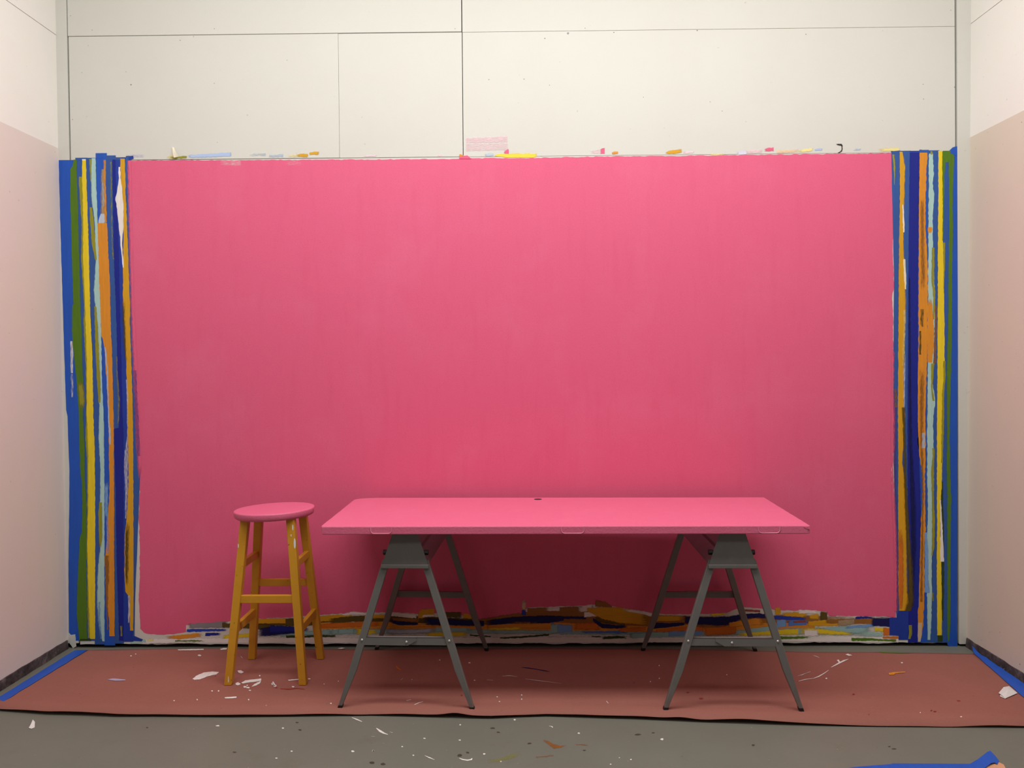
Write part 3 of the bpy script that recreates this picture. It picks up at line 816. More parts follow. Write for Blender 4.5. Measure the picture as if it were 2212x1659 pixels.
 ('pink', [(1294,323,332),(1305,319,332),(1307,320,334)], dict(fs=.5)),
 ('orange', [(1320,329,333),(1328,325,335),(1335,326,334)], dict(fs=.3)),
 ('ochre', [(1436,328,333),(1455,322,333),(1472,321,331),(1475,324,330)], {}),
 ('palepink', [(1472,326,333),(1500,325,330)], dict(fs=.4)),
 ('paleyellow', [(1530,332,337),(1570,331,336)], dict(cov=.7, fs=.2, fe=.3)),
 ('lavender', [(1590,328,334),(1612,324,334)], dict(fs=.3)),
 ('palepink', [(1610,326,332),(1650,322,330)], dict(cov=.75)),
 ('pink', [(1648,322,329),(1662,318,328),(1671,318,328)], dict(fs=.4)),
 ('peach', [(1678,324,333),(1730,322,330)], dict(cov=.8, fe=.3)),
 ('paleyellow', [(1720,325,331),(1757,318,328)], dict(fs=.4)),
 ('paleblue', [(1758,321,328),(1778,319,326)], dict(cov=.85, fs=.2)),
 ('paleblue', [(1840,322,328),(1862,319,326)], dict(cov=.7, fs=.5)),
 ('paleyellow', [(1893,320,328),(1942,318,326)], dict(fs=.4)),
]:
    stroke(key, rows, **kw)
# peeled lump of pink at the seam
poly_layer('brush_stroke', [on_wall(*p) for p in [(992,343),(993,334),(1000,337),(1010,336),(1018,343)]], PAL['pink'], wall_back, 0.0026, amp=0.0006, thick=0.0025)
poly_layer('brush_stroke', [on_wall(*p) for p in [(992,338),(993,333),(1002,336),(997,339)]], PAL['orange'], wall_back, 0.0030, amp=0.0004, thick=0.001)
# pale dry-brush over the pink
for key, rows, kw in [
 ('palepink', [(465,347,358),(520,347,361)], dict(cov=.38, fl=.3, fs=.4)),
 ('palepink', [(610,347,362),(650,347,360)], dict(cov=.28, fl=.4, fs=.4)),
]:
    hstroke('brush_stroke', key, rows, wall_back, 0.00075, amp=.001, **kw)

# nail holes and scuffs
bm = bmesh.new()
for (px, py, r) in [(283,183,2.2),(152,34,1.4),(199,65,1.3),(463,62,1.3),(389,87,1.5),(418,79,1.2),(860,86,1.8),(983,62,1.4),(1177,83,1.8),(1264,61,1.5),(177,157,1.2),(272,155,1.2),(463,180,1.3),(453,296,1.3),(157,258,1.2),
   (1056,172,1.6),(1132,171,1.6),(1187,184,1.2),(1057,294,1.4),(742,296,1.5),(1227,72,3),(1326,70,1.5),(1506,66,2),(1741,74,1.6),(2062,188,1.8),(1994,182,1.3),(1995,214,1.3),(2054,22,1.4),(1534,220,1.2),
   (1179,352,1.5),(1710,346,2),(1890,345,1.5),(713,491,1.8),(751,491,1.8),(1053,444,2.2),(1244,375,1.2),(1732,482,1.3),(1271,338,1.6),(940,470,1.2),(1560,240,1.3),(1390,210,1.1),(620,130,1.1),(850,200,1.1)]:
    x, z = on_wall(px, py)
    cyl(bm, (x, -0.0005 if py > 340 else 0.0, z), (0, -1, 0), r/432*0.8, 0.0004, 7)
tag(bm_obj('nail_holes', bm, PAL['black'], wall_back), kind='stuff')
vstripe('scuff_mark', 'black', [(311,1806,1818),(313,1808,1819),(315,1817,1820),(322,1818,1820),(327,1815,1819),(331,1808,1813)], wall_back, 0.0016, cov=.8, amp=.001, step=.004)
def side_spots(name, wall, x, pts):
    bm = bmesh.new()
    for (px, py, r) in pts:
        d = _ray(px, py); t = (x-CAM_POS.x)/d.x; p = CAM_POS + d*t
        cyl(bm, p, (-1 if x > 0 else 1, 0, 0), r/432*0.8, 0.0005, 7)
    tag(bm_obj(name, bm, PAL['darkspot'], wall), kind='stuff')
side_spots('nail_holes', wall_left, XL+0.0012, [(102,596,2.4),(119,328,1.6),(20,720,1)])
side_spots('nail_holes', wall_right, XR-0.0012, [(2168,119,1.8),(2201,95,1.4),(2091,326,1.8),(2207,264,1.6),(2203,1435,2.0)])

# ================================================================== RED PAPER ON THE FLOOR
back = [(186,1406),(290,1404),(430,1402),(560,1402),(700,1404),(800,1405),(1000,1402),(1300,1402),(1600,1406),(1750,1410),(1900,1410),(2105,1414)]
front = [(-30,1532),(0,1537),(50,1541),(100,1545),(180,1547),(250,1550),(330,1549.5),(500,1551),(580,1550),(700,1548.5),(800,1547),(900,1550),(1000,1553),(1060,1554),(1120,1551),(1180,1549),(1300,1553),(1370,1555),(1500,1561),(1640,1566),(1760,1569),(1900,1571),(2050,1572),(2212,1573.5),(2300,1574)]
def interp(tab, x):
    if x <= tab[0][0]: return tab[0][1]
    for (a, b), (c, d) in zip(tab, tab[1:]):
        if x <= c: return b + (d-b)*(x-a)/(c-a)
    return tab[-1][1]
bw = sorted(on_floor(*p) for p in back)
fw = sorted(on_floor(*p) for p in front)
NX, NY = 220, 26
XA0, XA1 = -2.205, 2.135
bm = bmesh.new(); g = []
for i in range(NX+1):
    t = i/NX
    col = []
    for j in range(NY+1):
        s = (j/NY)**0.55            # rows crowd together at the front edge
        xb = -2.19 + (2.172+2.19)*t
        xf = -2.235 + (2.085+2.235)*t
        yb = interp(bw, xb); yf = interp(fw, xf)
        x = xf + (xb-xf)*s; y = yf + (yb-yf)*s
        d = (y-yf)
        curl = max(0.0, 0.0085 + 0.011*mnoise.noise((x*1.7, 0.2, 9.1)) + 0.006*mnoise.noise((x*5.2, 2.2, 5.1)))
        for (cx, wd, am) in ((-0.28, 0.05, 0.010), (0.30, 0.16, 0.012), (0.62, 0.06, 0.008)):
            curl += am*math.exp(-((x-cx)/wd)**2)
        z = 0.0016 + curl*math.exp(-d/0.022) + 0.0008*(1+mnoise.noise((x*4, y*4, 0)))
        col.append(bm.verts.new((x, y, z)))
    g.append(col)
for i in range(NX):
    for j in range(NY):
        bm.faces.new((g[i][j], g[i+1][j], g[i+1][j+1], g[i][j+1]))
sheet = bm_obj('floor_paper', bm, M_PAPER, smooth=True)
m = sheet.modifiers.new('thickness', 'SOLIDIFY'); m.thickness = 0.0012; m.offset = -1
tag(sheet, 'long reddish brown paper sheet on the floor under the table, spattered with white paint', 'paper')

def poly_floor(name, pts, mat, parent, h, amp=0.002, step=0.01):
    return poly_layer(name, [on_floor(*p) for p in pts], mat, parent, h, put=put_floor, amp=amp, step=step)
HP = 0.0052
def smear(pts, key='white', nm='paint_smear'):
    return poly_floor(nm, pts, PAL[key], sheet, HP, amp=.0015, step=.008)
smear([(416,1469),(424,1462),(440,1455),(458,1453),(473,1454),(468,1459),(450,1463),(432,1470),(420,1471)])
smear([(513,1451),(520,1450),(527,1454),(521,1457),(515,1455)])
smear([(521,1477),(530,1472),(548,1470),(556,1469),(564,1468),(564,1473),(552,1475),(536,1477),(525,1479)])
smear([(543,1486),(549,1480),(560,1475),(564,1472),(562,1478),(554,1483)])
smear([(509,1478),(514,1476),(520,1480),(514,1483),(509,1481)])
smear([(622,1471),(645,1469),(646,1471),(624,1473)])
smear([(485,1509),(496,1508),(511,1507),(511,1510),(498,1511),(486,1511)])
smear([(230,1470),(245,1468),(270,1470),(272,1472),(250,1473)], 'lilac')
smear([(1920,1456),(1932,1454),(1955,1453),(1956,1455),(1934,1457),(1930,1460),(1921,1460)], 'orange')
smear([(855,1439),(859,1443),(868,1450),(863,1450),(857,1446)], 'deeporange')
smear([(384,1405),(420,1404),(440,1404),(440,1406),(410,1407),(386,1407)])
smear([(475,1404),(483,1402),(491,1402),(489,1405),(477,1406)])
smear([(729,1403),(737,1401),(746,1402),(738,1404)])
smear([(1826,1416),(1831,1414),(1841,1418),(1834,1419)])
smear([(1808,1428),(1812,1427),(1816,1433),(1812,1435)])
smear([(1898,1410),(1945,1411.5),(1975,1413),(1940,1413.5),(1905,1412)], 'green')
bm = bmesh.new()
for pts, w in [([(1725,1474),(1740,1470),(1757,1468),(1768,1464),(1780,1457),(1790,1450)], .0032), ([(1723,1463),(1738,1458),(1751,1453)], .0022),
   ([(1795,1444),(1803,1440),(1812,1435),(1824,1429),(1833,1426)], .0045), ([(1757,1418),(1763,1420),(1770,1423)], .003), ([(1730,1462),(1745,1455)], .002),
   ([(1085,1463),(1100,1462),(1118,1464)], .003), ([(1135,1469),(1165,1473),(1190,1476),(1213,1479)], .0022), ([(895,1525),(904,1521),(914,1518)], .004),
   ([(878,1516),(888,1514)], .004), ([(660,1540),(668,1536),(675,1537),(690,1538)], .003), ([(664,1543),(672,1545),(680,1545)], .003),
   ([(880,1536),(886,1532),(898,1536)], .003), ([(812,1536),(822,1535),(832,1537)], .003), ([(911,1543),(921,1543)], .005), ([(958,1541),(967,1542)], .005),
   ([(754,1541),(763,1540),(773,1542)], .005), ([(1296,1529),(1306,1533)], .003), ([(1310,1517),(1314,1522)], .003), ([(1203,1532),(1208,1529),(1213,1533)], .003),
   ([(614,1533),(620,1530),(630,1533),(622,1538)], .003), ([(700,1530),(710,1529)], .002), ([(1052,1471),(1065,1472)], .003), ([(520,1420),(524,1424)], .003), ([(865,1472),(870,1468)], .002)]:
    fline(pts, w, bm, HP+.0002)
for (px, py, rx, ry) in [(431,1418,4,2),(589,1480,3,3),(594,1484,4,2.5),(529,1486,4,2),(536,1488,4,2),(540,1494,3,1.5),(534,1483,2,1.5),(561,1462,2,1.5),(668,1469,3,1.5),(633,1486,3,1.5),(426,1514,1.5,1.5),(537,1514,1.5,1.5),
   (458,1495,2,1.5),(472,1495,2,1.5),(507,1533,5,1.5),(575,1527,2,1),(574,1540,2,1.5),(731,1474,1.5,1),(715,1522,2,1.5),(1127,1504,1.6,1.6),(1127,1513,1.6,1.6),(1014,1434,3,1.5),(950,1428,2,1),(1074,1508,2,1),(1079,1518,2,1),
   (1116,1542,5,1.2),(1060,1549,4,1.2),(1405,1475,1.5,1.5),(1424,1440,1.5,1.5),(1424,1468,1.5,1.5),(1570,1460,1.3,1.3),(1785,1468,2,1.5),(1712,1552,3,1.3),(1716,1549,2,1),(1634,1556,2,1),(1948,1434,2.5,1.3),(1988,1542,1.5,1.2),(2076,1551,2.5,1.2),
   (283,1419,2,1.3),(293,1415,1.5,1.2),(376,1516,2,1.2),(645,1430,1.2,1),(890,1470,1.2,1),(1025,1472,2,1),(700,1480,1.2,1)]:
    fdot(px, py, rx, ry, bm, HP+.0002)
tag(flat_obj('paint_spatter', bm, PAL['white'], sheet), kind='stuff')
bm = bmesh.new()
fline([(1127,1444),(1140,1445),(1160,1448),(1176,1451),(1187,1453)], .004, bm, HP)
tag(flat_obj('paint_smear', bm, PAL['darknavy'], sheet))
bm = bmesh.new()
for (px, py, rx, ry) in [(1844,1502,3,1.6),(2012,1537,2.5,1.5),(2019,1539,4,1.5),(1486,1498,3.5,1.5),(1514,1511,5,2),(1877,1546,1.5,1.5),(2071,1516,4,1.5),(596,1487,4,1.5),(997,1504,2,1.3),(1370,1477,1.5,1.5),(465,1463,1.5,1)]:
    fdot(px, py, rx, ry, bm, HP)
fline([(606,1490),(625,1491),(640,1489),(658,1491)], .006, bm, HP)
tag(flat_obj('dark_spots', bm, PAL['rust'], sheet), kind='stuff')

# spatter on the bare floor
HF = 0.0006
bm = bmesh.new()
for pts, w in [([(813,1573),(822,1580),(829,1584),(838,1587)], .006), ([(760,1550),(770,1554),(782,1559)], .004), ([(992,1638),(1000,1641),(1010,1642.5),(1018,1641),(1020,1638)], .004),
   ([(917,1632),(928,1637),(939,1641.5)], .0025), ([(1186,1568.5),(1192,1569.5),(1194,1572)], .004), ([(802,1591),(810,1591)], .002), ([(842,1581),(848,1583)], .003)]:
    fline(pts, w, bm, HF)
for (px, py, rx, ry) in [(470,1568,4,1.5),(611,1573,2.5,1.5),(630,1623,2.5,1.6),(597,1638,3,1.3),(762,1623,4,1.8),(806,1622,2.5,1.5),(893,1632,2,1.5),(807,1622,2,1.4),(994,1566,2,1.3),(1112,1555,3,1.6),(1046,1629,3,1.5),(993,1599,3,1.3),(869,1613,2,1.3),
   (1430,1597,4,2.2),(1250,1584,3,1.5),(1363,1641,2,1.5),(1082,1645,2,1.3),(1338,1637,1.5,1.2),(917,1595,3,1.3),(1319,1651,2,1.3)]:
    fdot(px, py, rx, ry, bm, HF)
tag(flat_obj('paint_spatter', bm, PAL['white'], floor), kind='stuff')
bm = bmesh.new()
for (px, py, rx, ry) in [(803,1648,6,3),(827,1650.5,6,2.5),(993,1632,5,3),(1010,1626,4,1.8),(1064,1573,6,2),(1076,1582,4,1.5),(1262,1621,4,1.5),(642,1561,4,1.2),(648,1577,4,1.5),(507,1625,4,1.5),(1378,1587,7,1.8),(1411,1583,4,1.2),(1627,1610,4,2),(1921,1613,3,1.4),(1932,1618,6,1.4),(318,1572,2.5,1.5),(1144,1606,5,2)]:
    fdot(px, py, rx, ry, bm, HF)
tag(flat_obj('dark_spots', bm, PAL['darkspot'], floor), kind='stuff')
def fstroke(key, rows, **kw):
    R_ = []
    for (x, a, b) in rows:
        xa, ya = on_floor(x, b); _, yb = on_floor(x, a)
        R_.append((xa, ya, yb))
    return ribbon('floor_stain', R_, PAL[key], floor, HF, put=put_floor, along='a', amp=.004, **kw)
fstroke('stain', [(1170,1596,1600),(1185,1600,1610),(1196,1604,1620),(1210,1610,1616),(1228,1606,1611)], cov=.72, fl=.3, fr=.3, fs=.2, fe=.3)
fstroke('stain', [(1244,1606,1611),(1270,1608,1612)], cov=.5, fl=.4, fr=.4)
fstroke('stain', [(1158,1634,1640),(1196,1629,1635)], cov=.45, fl=.4, fr=.4)
fstroke('olive', [(1040,1640,1654),(1080,1634,1650),(1120,1618,1640),(1140,1612,1628)], cov=.42, fl=.4, fr=.4, fs=.3, fe=.3)

# ------------------------------------------------------------------ tape on the floor
def strip3d(name, P, mat, thick=0.0004):
    """P: list of (left point, right point) in 3-D"""
    bm = bmesh.new(); uv = bm.loops.layers.uv.new('UVMap')
    V = [(bm.verts.new(a), bm.verts.new(b)) for a, b in P]
    for i in range(len(V)-1):
        f = bm.faces.new((V[i][0], V[i][1], V[i+1][1], V[i+1][0]))
        for l in f.loops: l[uv].uv = (l.vert.co.x, l.vert.co.y)
    o = bm_obj(name, bm, mat)
    m = o.modifiers.new('thickness', 'SOLIDIFY'); m.thickness = thick
    return o
P = []
for i in range(40):
    t = i/39; y = -0.045 - 0.80*t
    j = 0.004*mnoise.noise((y*12, 1, 0))
    P.append(((-2.247-0.012*t+j, y, 0.0048+0.001*mnoise.noise((y*9, 2, 2))), (-2.182-0.03*t+0.003*mnoise.noise((y*15, 6, 0)), y, 0.0066)))
o = strip3d('masking_tape_strip', P, M_TAPE)
tag(o, 'flat blue masking tape holding the red paper along the floor at the stool end', 'tape')
P = []
for i in range(40):
    t = i/39; y = -0.105 - 0.72*t
    bump = 0.010*max(0, mnoise.noise((y*13, 5, 3)))
    P.append(((2.172-0.105*t+0.004*mnoise.noise((y*14, 8, 1)), y, 0.0066), (2.186-0.022*t-0.0*t, y, 0.012+bump+0.012*abs(mnoise.noise((y*6, 3, 3))))))
P[0] = ((2.176, -0.10, 0.012), (2.184, -0.075, 0.030))
o = strip3d('masking_tape_strip', P, M_TAPE)
tag(o, 'crumpled blue masking tape along the paper edge by the wall farther from the stool', 'tape')
# loose strip on the bare floor
fp = lambda x, y, z=0.001: (*on_floor(x, y), z)
P = [(fp(1800,1663), fp(1800,1700)), (fp(1860,1656), fp(1850,1690)), (fp(1925,1651), fp(1915,1688)), (fp(1928,1649.5), fp(1935,1686)), (fp(2010,1650), fp(2000,1684)), (fp(2095,1651,.002), fp(2080,1680,.002)),
     (fp(2112,1645,.008), fp(2105,1672,.004)), (fp(2132,1634,.016), fp(2128,1662,.006)), (fp(2139,1632,.018), fp(2140,1655,.010)), (fp(2150,1640,.012), fp(2148,1652,.008)), (fp(2158,1647,.006), fp(2154,1654,.005))]
o = strip3d('masking_tape_strip', P, M_TAPE)
tag(o, 'loose blue masking tape with a curled end lying on the bare grey floor', 'tape')
bm = bmesh.new()
extrude_poly(bm, [fp(*p, .002) for p in [(2128,1662),(2136,1652),(2156,1647),(2168,1653),(2174,1664),(2160,1674),(2136,1672)]], (0, 0, 0.0008))
o = bm_obj('paper_scrap', bm, M_PEACH)
tag(o, 'torn peach coloured scrap beside the curled end of the loose floor tape', 'paper scrap')

# white folded paper scrap
c = Vector(on_floor(2178, 1500))
bm = bmesh.new()
q = [fp(2157,1501,.008), fp(2168,1492,.016), fp(2180,1487.5,.011), fp(2198,1501,.008), fp(2172,1512,.007), fp(2163,1507,.012)]
v = [bm.verts.new(p) for p in q]
mid = bm.verts.new(fp(2178,1499,.020))
for i in range(6): bm.faces.new((v[i], v[(i+1)%6], mid))
w = [bm.verts.new(p) for p in (fp(2160,1507,.0062), fp(2172,1512.5,.0062), fp(2170,1503,.013), fp(2163,1501,.012))]
bm.faces.new(w)
o = bm_obj('paper_scrap', bm, M_SCRAP)
m = o.modifiers.new('thickness', 'SOLIDIFY'); m.thickness = 0.0006
tag(o, 'small folded white paper scrap lying on the red paper', 'paper scrap')
bm = bmesh.new()
q = [fp(62,1573,.001), fp(66,1568,.004), fp(71,1560,.010), fp(75.5,1563,.006), fp(75,1572,.001), fp(68,1575,.001)]
v = [bm.verts.new(p) for p in q]; bm.faces.new(v[:3]+[v[3]]); bm.faces.new([v[0], v[3], v[4], v[5]])
o = bm_obj('paint_flake', bm, M_SCRAP)
m = o.modifiers.new('thickness', 'SOLIDIFY'); m.thickness = 0.0008
tag(o, 'tiny white flake on the bare floor in front of the red paper', 'flake')
bm = bmesh.new()
v = [bm.verts.new(p) for p in (fp(588,1478,.006), fp(590,1476.5,.010), fp(593,1481,.010), fp(596,1485,.006), fp(592,1486,.012), fp(590,1483,.012))]
bm.faces.new(v)
o = bm_obj('paint_flake', bm, M_SCRAP)
m = o.modifiers.new('thickness', 'SOLIDIFY'); m.thickness = 0.001
tag(o, 'tiny curled white flake on the red paper between the stool feet', 'flake')

# peeling scrap on the wall above the field
bm = bmesh.new(); rows_ = []
for i in range(8):
    t = i/7
    a = on_wall(372+6*t, 318+24*t); b = on_wall(376+12*t, 319+21*t)
    h = 0.002 + 0.012*math.sin(t*math.pi*0.55)
    rows_.append((bm.verts.new((a[0], -h, a[1])), bm.verts.new((b[0], -h-0.004*math.sin(t*3), b[1]))))
for i in range(7): bm.faces.new((rows_[i][0], rows_[i][1], rows_[i+1][1], rows_[i+1][0]))
o = bm_obj('tape_scrap', bm, M_CREAM)
m = o.modifiers.new('thickness', 'SOLIDIFY'); m.thickness = 0.0006
tag(o, 'small cream scrap of tape peeling off the white wall above the pink field', 'tape')

# ================================================================== STOOL
SX, SY = -1.150, -0.328
stool = tag(empty('wooden_stool', (SX, SY, 0.0045)), 'tall ochre painted wooden stool with round pink seat standing on the red paper', 'stool')
# seat: turned disc with a soft, uneven painted edge
bm = bmesh.new()
prof = [(0.0, 0.0), (0.150, 0.0), (0.170, 0.001), (0.1755, 0.005), (0.1785, 0.014), (0.1805, 0.028), (0.1795, 0.0325), (0.176, 0.0345), (0.168, 0.035), (0.10, 0.035), (0.0, 0.035)]
NS = 64; rings = []
for (r, z) in prof:
    if r == 0: rings.append([bm.verts.new((0, 0, z))]); continue
    rings.append([bm.verts.new(((r+0.0012*mnoise.noise((math.cos(2*math.pi*k/NS)*6, math.sin(2*math.pi*k/NS)*6, z*80)))*math.cos(2*math.pi*k/NS),
                                (r+0.0012*mnoise.noise((math.cos(2*math.pi*k/NS)*6, math.sin(2*math.pi*k/NS)*6, z*80)))*math.sin(2*math.pi*k/NS), z)) for k in range(NS)])
for a, b in zip(rings, rings[1:]):
    for k in range(NS):
        k2 = (k+1) % NS
        if len(a) == 1: bm.faces.new((a[0], b[k2], b[k]))
        elif len(b) == 1: bm.faces.new((a[k], a[k2], b[0]))
        else: bm.faces.new((a[k], a[k2], b[k2], b[k]))
seat = bm_obj('seat', bm, M_PINKT, stool, smooth=True)
seat.location = (0.0, 0.0, 0.722); seat.rotation_euler = (math.radians(-0.6), math.radians(-1.6), 0)
seat['label'] = 'round pink seat'
FH, TH = 0.166, 0.102           # half spread of the legs at the floor and under the seat
LT = 0.733                       # leg tops run a little way up into the seat
def leg_at(sx, sy, z):
    t = z/LT
    return Vector((sx*(FH+(TH-FH)*t), sy*(FH*0.97+(TH-FH)*t), z))
for sx in (-1, 1):
    for sy in (-1, 1):
        bm = bmesh.new()
        a, b = leg_at(sx, sy, 0), leg_at(sx, sy, LT)
        w0, w1 = 0.0165, 0.0185
        hexa(bm, [(a.x-w0,a.y-w0,0),(a.x+w0,a.y-w0,0),(a.x+w0,a.y+w0,0),(a.x-w0,a.y+w0,0),
                  (b.x-w1,b.y-w1,LT),(b.x+w1,b.y-w1,LT),(b.x+w1,b.y+w1,LT),(b.x-w1,b.y+w1,LT)])
        bevel_all(bm, 0.003, 2)
        bm_obj('leg', bm, M_STOOL, stool)
def rung(p, q, hw, hh, vert=True):
    p, q = Vector(p), Vector(q); d = (q-p).normalized(); s = Vector((0,0,1)).cross(d).normalized()*hw; up = Vector((0,0,hh))
    bm = bmesh.new()
    hexa(bm, [p-s-up, p+s-up, q+s-up, q-s-up, p-s+up, p+s+up, q+s+up, q-s+up])
    bevel_all(bm, 0.0025, 2)
    return bm_obj('rung', bm, M_STOOL, stool)
rung(leg_at(-1,-1,.372), leg_at(1,-1,.372), .0100, .0175)
rung(leg_at(-1,1,.380), leg_at(1,1,.380), .0100, .0165)
for sx in (-1, 1):
    rung(leg_at(sx,-1,.520), leg_at(sx,1,.520), .0100, .0165)
    rung(leg_at(sx,-1,.235), leg_at(sx,1,.235), .0100, .0185)
# drips of white paint on the front legs
bm = bmesh.new()
for (sx, z, dx, w, h) in ((1, .620, .016, .006, .024), (1, .655, .001, .003, .006), (1, .690, .012, .004, .014), (-1, .610, -.015, .003, .010), (-1, .022, .002, .003, .020)):
    p = leg_at(sx, -1, z)
    k = 0.0172
    v = []
    for i in range(12):
        a = 2*math.pi*i/12
        v.append(bm.verts.new((p.x+dx*0.9+w*math.cos(a)*.8, p.y-0.0165-0.0035*z/LT-0.0006, p.z+h*math.sin(a))))
    bm.faces.new(v)
cv = bm.verts.layers.float.new('cov')
for v in bm.verts: v[cv] = 1.0
tag(bm_obj('paint_drips', bm, PAL['white'], stool), kind='stuff')

# ================================================================== SAWHORSES
def make_sawhorse(loc, rz, label, mirror=1):
    root = tag(empty('sawhorse', loc, rz), label, 'sawhorse')
    HY = 0.365                  # half distance between the foot lines
    ZT = 0.7265                 # top of the ridge
    half = lambda z: 0.268 - 0.3085*z      # leg centre line
    def plate_half(z): return 0.098 - (z-0.585)*0.335
    for sy in (-1, 1):
        yp = lambda z: sy*(HY - 0.022*z/0.585)      # legs lean in a little
        yt = sy*(HY-0.022)
        # end plate with turned lip
        bm = bmesh.new()
        th = 0.003
        hb, ht = plate_half(0.592), plate_half(ZT)
        extrude_poly(bm, [(-hb, yt+sy*0.004, 0.592), (hb, yt+sy*0.004, 0.592), (ht, yt+sy*0.0, ZT), (-ht, yt+sy*0.0, ZT)], (0, -sy*th, 0))
        plate = bm_obj('end_plate', bm, M_STEEL, root)
        bm = box_bm(-hb-0.003, hb+0.003, min(yt+sy*0.011, yt-sy*0.002), max(yt+sy*0.011, yt-sy*0.002), 0.579, 0.595)
        bevel_all(bm, 0.003, 2)
        bm_obj('lip', bm, M_STEEL, plate)
        # black hinge bolts showing past the plate
        for sx in (-1, 1):
            bm = bmesh.new()
            z = 0.640
            cyl(bm, (sx*(plate_half(z)-0.004), yt-sy*0.016, z), (sx, 0, 0), 0.011, 0.018, 6)
            bm_obj('bolt', bm, M_BLACK, plate)
        # legs
        for sx in (-1, 1):
            bm = bmesh.new()
            ztop = 0.612
            def P(off, z, dy):
                return (sx*(half(z)+off), yp(z)+sy*dy, z)
            wo = 0.0155
            out = [P(wo, 0.012, 0), P(wo, ztop, 0), P(-wo, ztop, 0), P(-wo, 0.160, 0), P(-0.001, 0.012, 0)]
            back_ = [P(wo, 0.012, -0.022), P(wo, ztop, -0.022), P(-wo, ztop, -0.022), P(-wo, 0.160, -0.022), P(-0.001, 0.012, -0.022)]
            A = [bm.verts.new(p) for p in out]; B = [bm.verts.new(p) for p in back_]
            bm.faces.new(A); bm.faces.new(B[::-1])
            for i in range(5): bm.faces.new((A[i], B[i], B[(i+1)%5], A[(i+1)%5]))
            bmesh.ops.recalc_face_normals(bm, faces=bm.faces)
            bevel_all(bm, 0.0016, 1)
            leg = bm_obj('leg', bm, M_STEEL, root)
            bm = bmesh.new()
            hexa(bm, [P(-0.003, 0, 0.001), P(wo+0.001, 0, 0.001), P(wo+0.001, 0, -0.024), P(-0.003, 0, -0.024),
                      P(-0.003, 0.014, 0.001), P(wo+0.001, 0.014, 0.001), P(wo+0.001, 0.014, -0.024), P(-0.003, 0.014, -0.024)])
            bevel_all(bm, 0.003, 2)
            bm_obj('foot_cap', bm, M_BLACK, leg)
            bm = bmesh.new(); cyl(bm, (sx*half(0.283), yp(0.283)+sy*0.0005, 0.283), (0, sy, 0), 0.0052, 0.0030, 10, 0.003)
            bm_obj('rivet', bm, M_RIVET, leg)
        # folding brace: two overlapping bars
        zc = 0.278; yb_ = yp(zc)-sy*0.023*0.0 - sy*0.004
        h = half(zc)
        def bar(xa, xb, dy, hh, cut):
            bm = bmesh.new()
            y0 = yb_ + dy
            if cut > 0: pts = [(xa, zc-hh), (xb-0.035, zc-hh), (xb, zc+hh*0.2), (xb, zc+hh), (xa, zc+hh)]
            elif cut < 0: pts = [(xa, zc+hh), (xa, zc+hh*0.2), (xa+0.035, zc-hh), (xb, zc-hh), (xb, zc+hh)]
            else: pts = [(xa, zc-hh), (xb, zc-hh), (xb, zc+hh), (xa, zc+hh)]
            extrude_poly(bm, [(x, y0, z) for x, z in pts], (0, -sy*0.003, 0))
            # top flange
            box_bm(xa, xb, min(y0, y0-sy*0.018), max(y0, y0-sy*0.018), zc+hh-0.0025, zc+hh, bm)
            return bm_obj('brace', bm, M_STEEL, root)
        if mirror > 0: b1 = bar(-h+0.01, 0.045, sy*0.0032, 0.0165, 1); b2 = bar(-0.01, h-0.01, -sy*0.001, 0.0155, 0)
        else: b1 = bar(-0.070, h-0.01, sy*0.0032, 0.0165, -1); b2 = bar(-h+0.01, 0.03, -sy*0.001, 0.0155, 0)
        bm = bmesh.new(); cyl(bm, (0.004*mirror, yb_+sy*0.0034, zc-0.002), (0, sy, 0), 0.0052, 0.003, 10, 0.003)
        bm_obj('rivet', bm, M_RIVET, b1)
    # ridge beam: folded sheet, open below
    bm = bmesh.new()
    L = HY - 0.030
    prof = [(-plate_half(0.590)+0.004, 0.590), (-plate_half(0.660)+0.004, 0.660), (-plate_half(0.668)+0.010, 0.668), (-plate_half(ZT-0.003)+0.004, ZT-0.003), (-plate_half(ZT)+0.008, ZT),
            (plate_half(ZT)-0.008, ZT), (plate_half(ZT-0.003)-0.004, ZT-0.003), (plate_half(0.668)-0.010, 0.668), (plate_half(0.660)-0.004, 0.660), (plate_half(0.590)-0.004, 0.590)]
    inner = [(x*0.955, z-0.0025 if abs(z-ZT) < 0.01 else z) for x, z in prof][::-1]
    extrude_poly(bm, [(x, -L, z) for x, z in prof+inner], (0, 2*L, 0))
    bm_obj('ridge_beam', bm, M_STEEL, root)
    return root
make_sawhorse((-0.476, -0.400, 0.0045), math.radians(-2.2), 'grey steel folding sawhorse under the end of the pink tabletop next to the stool', 1)
make_sawhorse((0.851, -0.418, 0.0045), math.radians(-0.8), 'grey steel folding sawhorse under the end of the pink tabletop farther from the stool', -1)

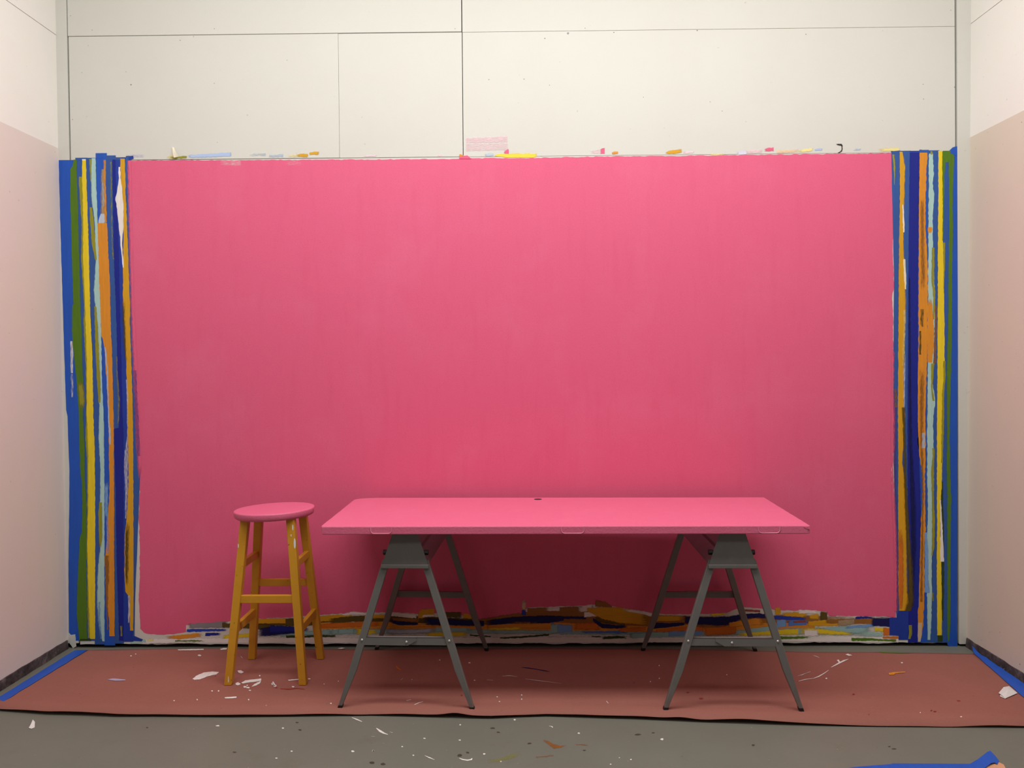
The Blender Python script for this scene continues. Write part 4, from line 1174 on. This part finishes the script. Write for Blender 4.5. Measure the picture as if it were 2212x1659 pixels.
# ================================================================== TABLETOP (an old door)
ZU, ZTOP = 0.7310, 0.7650
cor = [(-0.827, -0.786), (1.146, -0.806), (1.165, -0.100), (-0.826, -0.062)]
table = tag(empty('tabletop', (0.16, -0.44, ZU)), 'pink painted door laid flat as a tabletop across the two sawhorses', 'tabletop')
def edge_pts():
    out = []
    def seg(a, b, n, amp, seed):
        a, b = Vector(a), Vector(b); nr = Vector((-(b-a).y, (b-a).x)).normalized()
        for i in range(n):
            p = a.lerp(b, i/n)
            out.append(p + nr*amp*(mnoise.noise((p.x*18, p.y*18, seed)) + 0.5*mnoise.noise((p.x*70, p.y*70, seed))))
    c0, c1, c2, c3 = [Vector(c) for c in cor]
    seg(c0+Vector((0.006, 0)), c1-Vector((0.004, 0)), 220, 0.0010, 1)
    seg(c1+Vector((0, 0.004)), c2, 60, 0.0012, 2)
    # rounded far corner next to the stool
    e = c3 + Vector((0.11, -0.002))
    seg(c2, e, 200, 0.0016, 3)
    for i in range(9):
        a = math.pi/2*i/8
        out.append(Vector((e.x - 0.11*math.sin(a), e.y - 0.055*(1-math.cos(a)))))
    seg((c3.x, c3.y-0.062), c0+Vector((0, 0.006)), 60, 0.0016, 4)
    return out
E_ = edge_pts()
bm = bmesh.new()
ctr = Vector((0.16, -0.44))
def ring(z, inset):
    r = []
    for p in E_:
        d = (ctr-p); d = Vector((math.copysign(min(abs(d.x), inset), d.x), math.copysign(min(abs(d.y), inset), d.y)))
        q = p+d
        r.append(bm.verts.new((q.x-0.16, q.y+0.44, z-ZU)))
    return r
R_ = [ring(ZU, 0.003), ring(ZU+0.003, 0.0), ring(ZTOP-0.004, 0.0), ring(ZTOP-0.001, 0.0015), ring(ZTOP, 0.005)]
n_ = len(E_)
for a, b in zip(R_, R_[1:]):
    for i in range(n_): bm.faces.new((a[i], a[(i+1)%n_], b[(i+1)%n_], b[i]))
bm.faces.new(R_[0][::-1]); bm.faces.new(R_[-1])
slab = bm_obj('door_slab', bm, M_PINKT, table)
# filled hinge recesses along the front edge, outlined by ridges of paint
def front_y(x): return -0.786 + (x+0.827)/(1.973)*(-0.020)
def hinge(pxa, pxb):
    xa = on_wall(pxa, 1143, -0.79)[0]; xb = on_wall(pxb, 1143, -0.79)[0]
    bm = bmesh.new()
    zt, zl = ZTOP-0.003, ZU+0.004
    path = [(xa, zt), (xa+0.001, zl+0.010), (xa+0.006, zl+0.002), (xa+0.014, zl), (xb-0.014, zl), (xb-0.006, zl+0.002), (xb-0.001, zl+0.010), (xb, zt)]
    r = 0.0021
    secs = []
    for i, (x, z) in enumerate(path):
        a = path[max(0, i-1)]; b = path[min(len(path)-1, i+1)]
        d = Vector((b[0]-a[0], b[1]-a[1])).normalized(); nn = Vector((-d.y, d.x))
        y = front_y(x)
        secs.append([bm.verts.new((x+nn.x*r*k-0.16, y-h_+0.44, z+nn.y*r*k-ZU)) for k, h_ in ((-1, -0.001), (-0.5, 0.0018), (0.5, 0.0018), (1, -0.001))])
    for i in range(len(secs)-1):
        for k in range(3): bm.faces.new((secs[i][k], secs[i][k+1], secs[i+1][k+1], secs[i+1][k]))
    return bm_obj('hinge_recess', bm, M_RIDGE, table, smooth=True)
hinge(800, 846); hinge(1212, 1262); hinge(1636, 1683)
# knob hole near the back edge: flat black disc painting the shade inside it
hx, hy = on_floor(1162, 1078.5, ZTOP)
bm = bmesh.new()
cyl(bm, (hx-0.16, hy+0.44, ZTOP-ZU-0.002), (0, 0, 1), 0.019, 0.0026, 16)
bm_obj('knob_hole', bm, M_BLACK, table)
# chipped corner showing primer
poly = [(1.120, ZTOP-0.006), (1.143, ZTOP-0.003), (1.1445, ZTOP-0.016), (1.128, ZTOP-0.012)]
bm = bmesh.new()
extrude_poly(bm, [(x-0.16, front_y(x)+0.44+0.002, z-ZU) for x, z in poly], (0, -0.0036, 0))
bm_obj('chipped_corner', bm, M_PINKT, table)
